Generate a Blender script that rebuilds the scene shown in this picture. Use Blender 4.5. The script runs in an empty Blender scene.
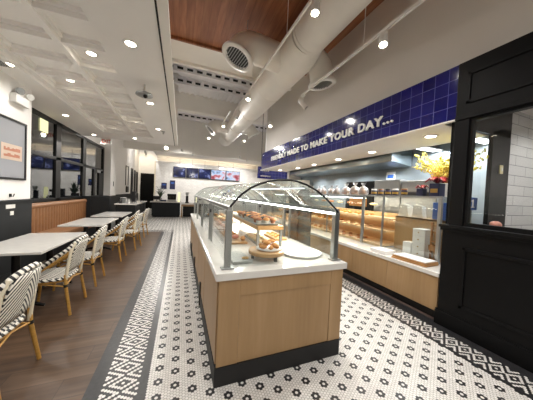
import bpy, math, random
from mathutils import Vector, Matrix
random.seed(7)
PI = math.pi
C = bpy.context.scene.collection
SC = bpy.context.scene

# ------------------------------------------------------------------ colour + nodes
def lin(h):
    h = h.lstrip('#')
    o = []
    for i in (0, 2, 4):
        c = int(h[i:i+2], 16) / 255
        o.append(c / 12.92 if c <= .04045 else ((c + .055) / 1.055) ** 2.4)
    return (o[0], o[1], o[2], 1)

class N:
    """small node builder"""
    def __init__(s, name):
        s.m = bpy.data.materials.new(name); s.m.use_nodes = True
        s.t = s.m.node_tree; s.t.nodes.clear()
        s.out = s.t.nodes.new('ShaderNodeOutputMaterial')
    def node(s, typ, **kw):
        n = s.t.nodes.new(typ)
        for k, v in kw.items(): setattr(n, k, v)
        return n
    def link(s, a, b): s.t.links.new(a, b)
    def put(s, v, sock):
        if hasattr(v, 'is_linked') or hasattr(v, 'links'): s.link(v, sock)
        else: sock.default_value = v
    def math(s, op, a, b=None, c=None):
        n = s.node('ShaderNodeMath', operation=op)
        s.put(a, n.inputs[0])
        if b is not None: s.put(b, n.inputs[1])
        if c is not None: s.put(c, n.inputs[2])
        return n.outputs[0]
    def mix(s, f, a, b, mode='MIX'):
        n = s.node('ShaderNodeMix', data_type='RGBA', blend_type=mode)
        s.put(f, n.inputs[0]); s.put(a, n.inputs[6]); s.put(b, n.inputs[7])
        return n.outputs[2]
    def coords(s, kind='Object'):
        tc = s.node('ShaderNodeTexCoord')
        return tc.outputs[kind]
    def xyz(s, v=None):
        sp = s.node('ShaderNodeSeparateXYZ'); s.link(v if v is not None else s.coords(), sp.inputs[0])
        return sp.outputs
    def comb(s, x, y, z):
        n = s.node('ShaderNodeCombineXYZ')
        for i, v in enumerate((x, y, z)): s.put(v, n.inputs[i])
        return n.outputs[0]
    def noise(s, scale, detail=3, vec=None, stretch=None):
        n = s.node('ShaderNodeTexNoise'); n.inputs['Scale'].default_value = scale; n.inputs['Detail'].default_value = detail
        v = vec if vec is not None else s.coords()
        if stretch:
            mp = s.node('ShaderNodeMapping'); mp.inputs['Scale'].default_value = stretch; s.link(v, mp.inputs[0]); v = mp.outputs[0]
        s.link(v, n.inputs['Vector'])
        return n.outputs['Fac']
    def ramp(s, f, stops):
        n = s.node('ShaderNodeValToRGB'); e = n.color_ramp.elements
        while len(e) < len(stops): e.new(.5)
        for el, (p, c) in zip(e, stops): el.position = p; el.color = c
        s.put(f, n.inputs[0]); return n.outputs[0]
    def bump(s, h, strength=.3, dist=.01):
        n = s.node('ShaderNodeBump'); n.inputs['Strength'].default_value = strength; n.inputs['Distance'].default_value = dist
        s.link(h, n.inputs['Height']); return n.outputs[0]
    def bsdf(s, col, rough=.5, metal=0, normal=None, emit=None, es=0, coat=0, trans=0, alpha=None, spec=None):
        n = s.node('ShaderNodeBsdfPrincipled')
        s.put(col, n.inputs['Base Color']); s.put(rough, n.inputs['Roughness']); s.put(metal, n.inputs['Metallic'])
        if normal is not None: s.link(normal, n.inputs['Normal'])
        if emit is not None: s.put(emit, n.inputs['Emission Color']); n.inputs['Emission Strength'].default_value = es
        if coat: n.inputs['Coat Weight'].default_value = coat; n.inputs['Coat Roughness'].default_value = .08
        if trans: n.inputs['Transmission Weight'].default_value = trans
        if spec is not None: n.inputs['Specular IOR Level'].default_value = spec
        s.link(n.outputs[0], s.out.inputs[0])
        return s.m

M = {}
def simple(name, col, rough=.5, metal=0, var=.06, scale=6, bump=0, coat=0, stretch=None, spec=None):
    b = N(name); c = lin(col)
    f = b.noise(scale, 3, stretch=stretch)
    dk = tuple(x * (1 - var) for x in c[:3]) + (1,); lt = tuple(min(1, x * (1 + var)) for x in c[:3]) + (1,)
    colr = b.ramp(f, [(.3, dk), (.7, lt)])
    nm = b.bump(f, bump, .01) if bump else None
    M[name] = b.bsdf(colr, rough, metal, nm, coat=coat, spec=spec); return M[name]
def glow(name, col, strength):
    b = N(name); e = b.node('ShaderNodeEmission'); e.inputs[0].default_value = lin(col); e.inputs[1].default_value = strength
    b.link(e.outputs[0], b.out.inputs[0]); M[name] = b.m; return b.m

def glass(name, tint='#f4faf8', base=.04, gain=1.0, rough=.0):
    b = N(name)
    lw = b.node('ShaderNodeLayerWeight'); lw.inputs[0].default_value = .5
    f = b.math('POWER', lw.outputs['Facing'], 5)
    f = b.math('MULTIPLY_ADD', f, (1 - base) * gain, base)
    f = b.math('MINIMUM', f, 1.0)
    tr = b.node('ShaderNodeBsdfTransparent'); tr.inputs[0].default_value = lin(tint)
    gl = b.node('ShaderNodeBsdfGlossy'); gl.inputs['Roughness'].default_value = rough; gl.inputs[0].default_value = (1, 1, 1, 1)
    mx = b.node('ShaderNodeMixShader'); b.link(f, mx.inputs[0]); b.link(tr.outputs[0], mx.inputs[1]); b.link(gl.outputs[0], mx.inputs[2])
    b.link(mx.outputs[0], b.out.inputs[0]); M[name] = b.m; return b.m

simple('white_paint', '#f3f1ee', .6, var=.02, scale=2)
simple('warm_wall', '#dad5ce', .65, var=.02, scale=1.5)
simple('ceiling_paint', '#f0eeeb', .7, var=.015, scale=2)
simple('beam_paint', '#f1eee7', .65, var=.02, scale=2)
simple('deck_paint', '#efeef0', .6, var=.03, scale=4)
simple('black_paint', '#0c0c0d', .45, var=.08, scale=3, spec=.16)
simple('charcoal_panel', '#222527', .5, var=.08, scale=4, spec=.25)
simple('black_metal', '#151515', .4, .4, var=.05)
simple('black_plastic', '#131314', .45, var=.05)
simple('toe_black', '#111112', .6, var=.08)
simple('steel', '#b9bbba', .28, 1, var=.05, scale=10, stretch=(1, 1, .05))
simple('hood_steel', '#a9b4ba', .32, 1, var=.06, scale=4, stretch=(1, .08, 1))
simple('satin_metal', '#a7a9a8', .35, .85, var=.04)
simple('oven_steel', '#9b9c9b', .35, .8, var=.05)
simple('kitchen_wall', '#90999d', .32, .35, var=.06, scale=3)
simple('kitchen_floor', '#5c4a44', .6, var=.1)
simple('white_quartz', '#d6d4cf', .16, var=.035, scale=9, coat=.3)
simple('duct_white', '#e6e2da', .5, var=.03, scale=3)
simple('white_plastic', '#ecebe7', .4, var=.02)
simple('tan_leather', '#885f3d', .42, var=.12, scale=14, bump=.08)
simple('bamboo', '#b98d45', .4, var=.16, scale=9, stretch=(2, 2, 9))
simple('cream_cane', '#d8cfb8', .5, var=.06)
simple('navy_box', '#171b42', .4, var=.1)
simple('red_ribbon', '#8c1420', .35, var=.2, scale=20)
simple('yellow_bloom', '#fff07e', .6, var=.12, scale=30)
simple('crust_gold', '#c98a41', .55, var=.28, scale=22, bump=.25)
simple('crust_brown', '#8c4f2a', .6, var=.3, scale=26, bump=.3)
simple('crust_pale', '#ecd9b2', .6, var=.12, scale=20)
simple('pink_glaze', '#d58f7c', .4, var=.18, scale=20)
simple('paper_white', '#e9e8e6', .6, var=.02)
simple('paper_bag', '#d8d3ca', .7, var=.08, scale=14, bump=.2)
simple('cardboard', '#a87b48', .7, var=.1, scale=10)
simple('grey_cloth', '#55534f', .8, var=.25, scale=5, bump=.5)
simple('gold_label', '#b08a3e', .4, .3, var=.1)
simple('plant_green', '#3f5230', .6, var=.3, scale=20)
simple('red_sign', '#c8443c', .5, var=.05)
simple('blue_notice', '#2f5aa8', .4, var=.05)
simple('far_card', '#20264f', .4, var=.15, scale=12)
simple('dim_outside', '#1a1c20', .9, var=.2)
simple('switch_ivory', '#d9cda0', .4, var=.03)
simple('bread', '#b27a4c', .6, var=.3, scale=24, bump=.2)
simple('grey_tray', '#8f918d', .45, var=.04)
glass('case_glass', '#fafcfb', .045, 1.0)
glass('thin_glass', '#fbfcfc', .018, .8)
glass('vault_glass', '#f9fcfb', .06, 1.0)
glass('window_glass', '#b9c0c4', .14, 1.5)
glass('bag_film', '#f2f4f6', .26, 1.0, .3)
glow('downlight_lens', '#fff1d8', 26)
glow('spot_lens', '#fff0d2', 34)
glow('led_bar', '#f8f6f0', 14)
glow('led_soft', '#f2f5fb', 2.2)
glow('cove_strip', '#ffe9c4', 4)
glow('lit_card', '#fdf9bc', 1.1)
glow('panel_glow', '#f4f8ff', 8)
glow('oven_glow', '#ffb36b', .5)

def wood(name, a, bcol, c, scale=3, stretch=(1, 1, .08), rough=.42):
    b = N(name); v = b.coords()
    f = b.noise(scale * 8, 4, v, stretch); g = b.noise(scale, 2, v, stretch)
    f = b.math('MULTIPLY_ADD', g, .6, b.math('MULTIPLY', f, .4))
    col = b.ramp(f, [(.3, lin(a)), (.5, lin(bcol)), (.7, lin(c))])
    M[name] = b.bsdf(col, rough, 0, b.bump(f, .05, .004)); return M[name]
wood('oak_panel', '#947651', '#9f8059', '#aa8b65', 3, (1.4, 1.4, .1))
wood('oak_shelf', '#c8a678', '#d2b287', '#dcc09a', 3, (1, .1, 1))
wood('rack_wood', '#8a5a30', '#9a6a3b', '#a97846', 4)
wood('board_wood', '#9c7443', '#b48a55', '#c69e68', 4, (.15, 1, 1))

def walnut_ceiling():
    b = N('walnut_ceiling'); x, y, z = b.xyz()
    pl = b.math('FLOOR', b.math('DIVIDE', x, .145))
    wn = b.node('ShaderNodeTexWhiteNoise', noise_dimensions='1D'); b.link(pl, wn.inputs['W'])
    v = b.comb(x, b.math('MULTIPLY_ADD', wn.outputs[0], 7.0, b.math('MULTIPLY', y, .12)), wn.outputs[0])
    f = b.noise(14, 4, v)
    col = b.ramp(f, [(.3, lin('#8a5639')), (.55, lin('#a46a48')), (.8, lin('#b87f59'))])
    col = b.mix(b.math('MULTIPLY', wn.outputs[0], .45), col, lin('#6b4129'))
    fr = b.math('FRACT', b.math('DIVIDE', x, .145))
    seam = b.math('LESS_THAN', fr, .03)
    col = b.mix(b.math('MULTIPLY', seam, .6), col, lin('#2b1a10'))
    M['walnut_ceiling'] = b.bsdf(col, .45)
walnut_ceiling()

def plank_floor():
    b = N('plank_floor'); x, y, z = b.xyz()
    W, L = .19, 1.2
    row = b.math('FLOOR', b.math('DIVIDE', y, W))
    wr = b.node('ShaderNodeTexWhiteNoise', noise_dimensions='1D'); b.link(row, wr.inputs['W'])
    xs = b.math('ADD', b.math('DIVIDE', x, L), b.math('MULTIPLY', wr.outputs[0], 5.3))
    colm = b.math('FLOOR', xs)
    w2 = b.node('ShaderNodeTexWhiteNoise', noise_dimensions='2D'); b.link(b.comb(row, colm, 0), w2.inputs['Vector'])
    v = b.comb(b.math('MULTIPLY_ADD', w2.outputs[0], 9.0, b.math('MULTIPLY', x, .3)), b.math('MULTIPLY', y, 3.0), w2.outputs[0])
    f = b.noise(5, 5, v)
    col = b.ramp(f, [(.25, lin('#3a2a20')), (.5, lin('#56412f')), (.75, lin('#6d5847'))])
    col = b.mix(b.math('MULTIPLY', w2.outputs[0], .45), col, lin('#33241b'))
    fy = b.math('FRACT', b.math('DIVIDE', y, W)); fx = b.math('FRACT', xs)
    s = b.math('MAXIMUM', b.math('LESS_THAN', fy, .025), b.math('LESS_THAN', fx, .005))
    col = b.mix(b.math('MULTIPLY', s, .55), col, lin('#241811'))
    M['plank_floor'] = b.bsdf(col, .36, 0, b.bump(f, .04, .003))
plank_floor()

def hex_floor():
    b = N('hex_mosaic'); x, y, z = b.xyz()
    p = .0238; s = p * math.sqrt(3) / 2
    def cell(X, Y, p, s):
        ax = b.math('MULTIPLY', b.math('ROUND', b.math('DIVIDE', X, 2 * s)), 2 * s)
        ay = b.math('MULTIPLY', b.math('ROUND', b.math('DIVIDE', Y, p)), p)
        bx = b.math('ADD', b.math('MULTIPLY', b.math('ROUND', b.math('DIVIDE', b.math('SUBTRACT', X, s), 2 * s)), 2 * s), s)
        by = b.math('ADD', b.math('MULTIPLY', b.math('ROUND', b.math('DIVIDE', b.math('SUBTRACT', Y, p / 2), p)), p), p / 2)
        def d2(cx, cy):
            dx = b.math('SUBTRACT', X, cx); dy = b.math('SUBTRACT', Y, cy)
            return b.math('ADD', b.math('MULTIPLY', dx, dx), b.math('MULTIPLY', dy, dy))
        da, db = d2(ax, ay), d2(bx, by)
        k = b.math('LESS_THAN', db, da)
        def sel(u, v): return b.math('ADD', u, b.math('MULTIPLY', k, b.math('SUBTRACT', v, u)))
        return sel(ax, bx), sel(ay, by), b.math('SQRT', b.math('MINIMUM', da, db))
    X = b.math('SUBTRACT', x, .008); Y = b.math('SUBTRACT', y, 1.918)
    cx, cy, _ = cell(X, Y, p, s)
    lx = b.math('SUBTRACT', X, cx); ly = b.math('SUBTRACT', Y, cy)
    e1 = b.math('ABSOLUTE', ly)
    e2 = b.math('ABSOLUTE', b.math('ADD', b.math('MULTIPLY', ly, .5), b.math('MULTIPLY', lx, .866)))
    e3 = b.math('ABSOLUTE', b.math('SUBTRACT', b.math('MULTIPLY', ly, .5), b.math('MULTIPLY', lx, .866)))
    edge = b.math('MAXIMUM', e1, b.math('MAXIMUM', e2, e3))
    grout = b.math('GREATER_THAN', edge, p * .44)
    _, _, fd = cell(cx, cy, 6 * p, 6 * s)
    flower = b.math('MULTIPLY', b.math('GREATER_THAN', fd, .5 * p), b.math('LESS_THAN', fd, 1.5 * p))
    wx = b.math('ADD', cx, .008); wy = b.math('ADD', cy, 1.918)
    def band(u, v, xc, hw, per):
        """white 0/1 inside a diamond border running along v, centred on u = xc"""
        U = b.math('ABSOLUTE', b.math('SUBTRACT', u, xc))
        V = b.math('ABSOLUTE', b.math('SUBTRACT', b.math('MULTIPLY', b.math('FRACT', b.math('ADD', b.math('DIVIDE', v, per * p), .5)), per), per / 2))
        g = b.math('ADD', V, b.math('MULTIPLY', U, .5 / s))
        w = b.math('LESS_THAN', b.math('FLOORED_MODULO', b.math('ADD', g, .5), 2.0), 1.0)
        return b.math('MULTIPLY', w, b.math('LESS_THAN', U, hw))
    def inside(v, a, c): return b.math('MULTIPLY', b.math('GREATER_THAN', v, a), b.math('LESS_THAN', v, c))
    # border beside the plank floor, its return across the far end, border along the service side
    near = b.math('LESS_THAN', wy, 8.98)
    b1 = b.math('MULTIPLY', inside(wx, -.62, -.19), near)
    b2 = b.math('MULTIPLY', inside(wy, 8.55, 8.98), b.math('LESS_THAN', wx, -.19))
    b3 = b.math('GREATER_THAN', wx, 2.6)
    ctr = -.376
    w1 = b.math('MULTIPLY', band(wx, cy, ctr, .118, 7), b1)
    w2 = b.math('MULTIPLY', band(wy, cx, 8.76, .118, 7), b2)
    w3 = b.math('MULTIPLY', band(wx, cy, 2.762, .128, 5.2), b3)
    inb = b.math('MAXIMUM', b1, b.math('MAXIMUM', b2, b3))
    wb = b.math('MAXIMUM', w1, b.math('MAXIMUM', w2, w3))
    black = b.math('ADD', b.math('MULTIPLY', inb, b.math('SUBTRACT', 1.0, wb)), b.math('MULTIPLY', b.math('SUBTRACT', 1.0, inb), flower))
    wn = b.node('ShaderNodeTexWhiteNoise', noise_dimensions='2D'); b.link(b.comb(cx, cy, 0), wn.inputs['Vector'])
    white = b.mix(wn.outputs[0], lin('#d3d1cd'), lin('#e2e0dc'))
    dark = b.mix(wn.outputs[0], lin('#1b1b1e'), lin('#2a2a2d'))
    col = b.mix(black, white, dark)
    gcol = b.mix(b.math('MAXIMUM', black, b.math('MULTIPLY', inb, b.math('SUBTRACT', 1.0, wb))), lin('#8d8983'), lin('#3a3a3b'))
    col = b.mix(grout, col, gcol)
    rough = b.math('MULTIPLY_ADD', grout, .4, .3)
    M['hex_mosaic'] = b.bsdf(col, rough)
hex_floor()

def tile_mat(name, a, c, grout, w, h, axis='yz', rough=.12, offset=0.0, mortar=.004, shift=(0, 0)):
    b = N(name); x, y, z = b.xyz()
    u = {'y': y, 'x': x}[axis[0]]
    br = b.node('ShaderNodeTexBrick'); br.offset = offset; br.squash = 1
    b.link(b.comb(b.math('ADD', u, shift[0]), b.math('ADD', z, shift[1]), 0), br.inputs['Vector'])
    br.inputs['Color1'].default_value = lin(a); br.inputs['Color2'].default_value = lin(c); br.inputs['Mortar'].default_value = lin(grout)
    br.inputs['Scale'].default_value = 1; br.inputs['Mortar Size'].default_value = mortar; br.inputs['Mortar Smooth'].default_value = .3
    br.inputs['Brick Width'].default_value = w; br.inputs['Row Height'].default_value = h
    f = b.noise(7, 2)
    hgt = b.math('ADD', b.math('MULTIPLY', br.outputs['Fac'], -1.0), b.math('MULTIPLY', f, .25))
    M[name] = b.bsdf(br.outputs['Color'], rough, 0, b.bump(hgt, .25, .006))
tile_mat('blue_tile', '#0d0f55', '#121569', '#5054a2', .16, .16, 'yz', .1, 0, .0035, (0, -2.5))
tile_mat('blue_tile_cross', '#1b2170', '#232a86', '#6a70bb', .16, .16, 'xz', .12, 0, .004, (0, 0))
tile_mat('far_white_tile', '#e2e0dc', '#edebe7', '#c9c6c0', .2, .1, 'xz', .2, .5, .004)
tile_mat('subway_tile', '#c9c9c9', '#d6d6d5', '#86868a', .62, .15, 'xz', .16, .5, .005)

def woven(name, mode):
    b = N(name); x, y, z = b.xyz()
    if mode == 'chevron':      # back panel: nested V stripes
        t = b.math('ADD', b.math('MULTIPLY', z, 26.0), b.math('MULTIPLY', b.math('ABSOLUTE', y), 26.0))
    elif mode == 'seat':
        t = b.math('ADD', b.math('MULTIPLY', y, 27.0), b.math('MULTIPLY', b.math('ABSOLUTE', b.math('SUBTRACT', b.math('FRACT', b.math('MULTIPLY', x, 9.0)), .5)), 2.6))
    else:                      # rim wrapping
        t = b.math('ADD', b.math('MULTIPLY', y, 17.0), b.math('MULTIPLY', b.math('ADD', z, x), 14.0))
    k = b.math('LESS_THAN', b.math('FRACT', t), .45)
    w = b.noise(160, 2)
    col = b.mix(k, lin('#e4e0d6'), lin('#17171b'))
    M[name] = b.bsdf(col, .5, 0, b.bump(w, .3, .003))
woven('woven_back', 'chevron'); woven('woven_seat', 'seat'); woven('woven_rim', 'rim')

def screen(name, kind, seed):
    b = N(name); x, y, z = b.xyz()
    v = b.comb(b.math('ADD', x, seed * 3.1), z, seed)
    n1 = b.noise(2.2, 2, v); n2 = b.noise(6, 3, v)
    if kind == 'menu':
        col = b.ramp(n1, [(.35, lin('#0f1430')), (.55, lin('#28305e')), (.62, lin('#8a93c4')), (.7, lin('#1b2148'))])
    else:
        col = b.ramp(n1, [(.3, lin('#7d2c38')), (.43, lin('#c9727c')), (.52, lin('#d9dcee')), (.62, lin('#9fc0e8')), (.75, lin('#5b1d2a'))])
    e = b.node('ShaderNodeEmission'); b.link(col, e.inputs[0]); e.inputs[1].default_value = 1.0
    gl = b.node('ShaderNodeBsdfGlossy'); gl.inputs['Roughness'].default_value = .1
    mx = b.node('ShaderNodeMixShader'); mx.inputs[0].default_value = .08
    b.link(e.outputs[0], mx.inputs[1]); b.link(gl.outputs[0], mx.inputs[2]); b.link(mx.outputs[0], b.out.inputs[0])
    M[name] = b.m
for i in range(3): screen('menu_screen_%d' % i, 'menu', i + 1)
for i in range(2): screen('food_screen_%d' % i, 'food', i + 5)

def poster_mat():
    b = N('poster_print'); x, y, z = b.xyz()
    f = b.noise(2.5, 2)
    col = b.ramp(b.math('MULTIPLY_ADD', f, .4, b.math('MULTIPLY', b.math('SUBTRACT', z, 1.56), .8)), [(.15, lin('#9da0a6')), (.4, lin('#bcb4b0')), (.7, lin('#b3b2b3')), (1, lin('#a9abad'))])
    M['poster_print'] = b.bsdf(col, .25)
poster_mat()
simple('poster_card', '#cfbaa8', .4, var=.04)
simple('poster_stroke', '#b9785c', .4, var=.1)

# ------------------------------------------------------------------ geometry
class MB:
    def __init__(s): s.v = []; s.f = []; s.mi = []; s.sm = []
    def add(s, vs, fs, mi=0, sm=False):
        o = len(s.v); s.v += [tuple(p) for p in vs]
        for f in fs: s.f.append([o + i for i in f]); s.mi.append(mi); s.sm.append(sm)
        return s
    def box(s, x0, x1, y0, y1, z0, z1, mi=0):
        x0, x1 = min(x0, x1), max(x0, x1); y0, y1 = min(y0, y1), max(y0, y1); z0, z1 = min(z0, z1), max(z0, z1)
        vs = [(x, y, z) for z in (z0, z1) for y in (y0, y1) for x in (x0, x1)]
        return s.add(vs, [(0, 2, 3, 1), (4, 5, 7, 6), (0, 1, 5, 4), (2, 6, 7, 3), (0, 4, 6, 2), (1, 3, 7, 5)], mi)
    def tube(s, pts, r, seg=10, mi=0, closed=False, flat=(1, 1)):
        P = [Vector(p) for p in pts]; n = len(P)
        R = r if isinstance(r, (list, tuple)) else [r] * n
        up = None; rings = []
        for i in range(n):
            if closed: t = (P[(i + 1) % n] - P[i - 1])
            else: t = P[min(i + 1, n - 1)] - P[max(i - 1, 0)]
            t.normalize()
            if up is None:
                a = Vector((0, 0, 1)) if abs(t.z) < .9 else Vector((1, 0, 0))
                up = (a - t * a.dot(t)).normalized()
            else:
                up = (up - t * up.dot(t))
                up = up.normalized() if up.length > 1e-6 else Vector((0, 0, 1))
            side = t.cross(up)
            rings.append([P[i] + (up * math.cos(2 * PI * k / seg) * flat[0] + side * math.sin(2 * PI * k / seg) * flat[1]) * R[i] for k in range(seg)])
        vs = [q for rg in rings for q in rg]; fs = []
        for i in range(n if closed else n - 1):
            j = (i + 1) % n
            for k in range(seg):
                k2 = (k + 1) % seg
                fs.append((i * seg + k, i * seg + k2, j * seg + k2, j * seg + k))
        s.add(vs, fs, mi, True)
        if not closed:
            s.add(rings[0], [tuple(range(seg))[::-1]], mi); s.add(rings[-1], [tuple(range(seg))], mi)
        return s
    def lathe(s, prof, c=(0, 0, 0), seg=20, mi=0, M4=None, sm=True):
        vs = []; fs = []
        for r, z in prof:
            for k in range(seg):
                a = 2 * PI * k / seg; p = Vector((r * math.cos(a), r * math.sin(a), z))
                if M4 is not None: p = M4 @ p
                vs.append(p + Vector(c))
        n = len(prof)
        for i in range(n - 1):
            for k in range(seg):
                k2 = (k + 1) % seg
                fs.append((i * seg + k, i * seg + k2, (i + 1) * seg + k2, (i + 1) * seg + k))
        s.add(vs, fs, mi, sm)
        if prof[0][0] > 1e-4: s.add(vs[:seg], [tuple(range(seg))[::-1]], mi)
        if prof[-1][0] > 1e-4: s.add(vs[-seg:], [tuple(range(seg))], mi)
        return s
    def prism(s, poly, axis, t0, t1, mi=0, sm=False):
        """poly of 2D points; axis the extrusion axis ('x': poly=(y,z); 'y': poly=(x,z); 'z': poly=(x,y))"""
        def P(a, b, t): return {'x': (t, a, b), 'y': (a, t, b), 'z': (a, b, t)}[axis]
        n = len(poly); A = [P(a, b, t0) for a, b in poly]; B = [P(a, b, t1) for a, b in poly]
        s.add(A + B, [(i, (i + 1) % n, n + (i + 1) % n, n + i) for i in range(n)], mi, sm)
        s.add(A, [tuple(range(n))[::-1]], mi); s.add(B, [tuple(range(n))], mi)
        return s
    def ball(s, c, r, seg=12, rings=8, mi=0, jit=0):
        rr = r if isinstance(r, (tuple, list)) else (r, r, r)
        vs = [(c[0], c[1], c[2] - rr[2])]; fs = []
        for i in range(1, rings):
            th = PI * i / rings
            for k in range(seg):
                a = 2 * PI * k / seg; q = 1 + random.uniform(-jit, jit)
                vs.append((c[0] + rr[0] * math.sin(th) * math.cos(a) * q, c[1] + rr[1] * math.sin(th) * math.sin(a) * q, c[2] - rr[2] * math.cos(th) * q))
        vs.append((c[0], c[1], c[2] + rr[2])); L = len(vs) - 1
        for k in range(seg):
            fs.append((0, 1 + (k + 1) % seg, 1 + k)); o = 1 + (rings - 2) * seg
            fs.append((o + k, o + (k + 1) % seg, L))
            for i in range(rings - 2):
                a = 1 + i * seg
                fs.append((a + k, a + (k + 1) % seg, a + seg + (k + 1) % seg, a + seg + k))
        return s.add(vs, fs, mi, True)
    def build(s, name, mats, parent=None, loc=(0, 0, 0), rz=0, bevel=0, fix=True):
        me = bpy.data.meshes.new(name); me.from_pydata(s.v, [], s.f)
        for m in (mats if isinstance(mats, (list, tuple)) else [mats]): me.materials.append(M[m] if isinstance(m, str) else m)
        me.polygons.foreach_set('material_index', s.mi); me.polygons.foreach_set('use_smooth', s.sm)
        if fix:
            import bmesh
            bm = bmesh.new(); bm.from_mesh(me); bmesh.ops.recalc_face_normals(bm, faces=bm.faces); bm.to_mesh(me); bm.free()
        me.update()
        o = bpy.data.objects.new(name, me); C.objects.link(o)
        o.location = loc; o.rotation_euler = (0, 0, rz)
        if parent is not None: o.parent = parent
        if bevel:
            b = o.modifiers.new('edge', 'BEVEL'); b.width = bevel; b.segments = 2; b.limit_method = 'ANGLE'; b.angle_limit = math.radians(50)
        return o

def tag(o, label, cat, group=None, kind=None):
    o['label'] = label; o['category'] = cat
    if group: o['group'] = group
    if kind: o['kind'] = kind
    return o
def thing(name, label, cat, loc=(0, 0, 0), rz=0, group=None):
    o = bpy.data.objects.new(name, None); C.objects.link(o); o.location = loc; o.rotation_euler = (0, 0, rz); o.empty_display_size = .1
    return tag(o, label, cat, group)
def struct(name, mb, m, label=None, bevel=0):
    o = mb.build(name, m, bevel=bevel); o['kind'] = 'structure'
    if label: o['label'] = label; o['category'] = name.split('_')[0]
    return o
def copy_tree(o, parent=None):
    c = o.copy(); C.objects.link(c)
    if parent is not None: c.parent = parent
    for ch in list(o.children): copy_tree(ch, c)
    return c
def box(*a): return MB().box(*a)
def lamp(name, kind, loc, energy, col=(1, .93, .84), size=.1, target=None, parent=None, angle=130, blend=.6, sizey=None):
    d = bpy.data.lights.new(name, kind); d.energy = energy; d.color = col
    if kind == 'SPOT': d.spot_size = math.radians(angle); d.spot_blend = blend; d.shadow_soft_size = size
    elif kind == 'AREA':
        d.size = size
        if sizey: d.shape = 'RECTANGLE'; d.size_y = sizey
    else: d.shadow_soft_size = size
    o = bpy.data.objects.new(name, d); C.objects.link(o); o.location = loc
    if target is not None: o.rotation_euler = (Vector(target) - Vector(loc)).to_track_quat('-Z', 'Y').to_euler()
    if parent is not None: o.parent = parent
    return o
ORD = ['first', 'second', 'third', 'fourth', 'fifth', 'sixth', 'seventh', 'eighth', 'ninth', 'tenth', 'eleventh', 'twelfth']

# ------------------------------------------------------------------ camera
F, YAW, PITCH, ROLL = 219.85, .37342, .025683, .045492
cy, sy = math.cos(YAW), math.sin(YAW)
fwd = Vector((sy * math.cos(PITCH), cy * math.cos(PITCH), -math.sin(PITCH))); right = Vector((cy, -sy, 0)); down = fwd.cross(right)
r2 = right * math.cos(ROLL) - down * math.sin(ROLL); d2 = right * math.sin(ROLL) + down * math.cos(ROLL)
cam = bpy.data.cameras.new('camera'); cam.sensor_width = 36; cam.lens = F * 36 / 533; cam.clip_start = .05
co = bpy.data.objects.new('camera', cam); C.objects.link(co)
m3 = Matrix((r2, -d2, -fwd)).transposed()
co.matrix_world = Matrix.Translation((0, 0, 1.5)) @ m3.to_4x4()
SC.camera = co

# ------------------------------------------------------------------ floor
YB, YF = -3.0, 19.0
struct('floor_planks', box(-3.2, -.6, YB, 8.57, -.1, 0), 'plank_floor', 'brown wood plank floor under the dining tables')
struct('floor_mosaic', MB().box(-.6, 3.06, YB, 8.57, -.1, 0).box(-3.2, 5.6, 8.57, YF, -.1, 0), 'hex_mosaic', 'black and white hexagon mosaic floor with flower motifs and diamond border')
struct('floor_kitchen', box(3.06, 5.6, YB, 8.57, -.1, 0), 'kitchen_floor', 'dark kitchen floor behind the service counter')

# ------------------------------------------------------------------ walls
struct('wall_back', box(-3.2, 5.7, YB - .15, YB, 0, 5.2), 'warm_wall')
# left side: pillar wall, window recess, long wall beyond
struct('wall_left', MB().box(-3.2, -2.45, YB, 5.09, 0, 3.1), 'white_paint', 'white wall with a framed poster left of the banquette')
struct('wall_left_wainscot', MB().box(-2.45, -2.425, YB, 5.09, .12, 1.2).box(-2.45, -2.40, YB, 5.09, 1.2, 1.235).box(-2.45, -2.41, YB, 5.09, 0, .12), 'charcoal_panel', 'charcoal wainscot below the framed poster')
struct('wall_left_sill', box(-3.2, -2.97, 5.09, 10.85, 0, 1.1), 'charcoal_panel', 'dark low wall under the tall windows')
struct('wall_left_far', MB().box(-3.2, -3.0, 10.85, YF, 1.15, 5.0).box(-3.2, -2.72, 10.85, 11.7, 1.15, 5.0).box(-3.2, -3.0, 5.09, 10.85, 3.1, 5.0), 'white_paint', 'white wall beyond the windows')
struct('wall_left_far_wainscot', box(-3.2, -2.98, 10.85, YF, 0, 1.15), 'charcoal_panel', 'dark wainscot along the far left wall')
# wall right: high wall above the tile band, black panelled wall
struct('wall_right', MB().box(3.22, 3.4, YB, 8.5, 3.14, 5.1).box(3.06, 3.22, YB, 8.5, 3.02, 3.135), 'warm_wall', 'high beige wall above the blue tiles')
struct('wall_kitchen_back', box(4.9, 5.1, 1.85, 8.5, 0, 2.75), 'kitchen_wall', 'grey stainless wall behind the kitchen line')
struct('ceiling_kitchen_soffit', MB().box(3.06, 4.18, 1.85, 8.5, 2.5, 2.56), 'white_paint', 'white soffit under the blue tile sign')
struct('ceiling_kitchen', box(4.18, 5.5, 1.85, 8.5, 2.72, 2.78), 'kitchen_wall', 'grey kitchen ceiling')
struct('wall_kitchen_riser', box(4.15, 4.18, 1.85, 8.5, 2.5, 2.78), 'white_paint')

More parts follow.
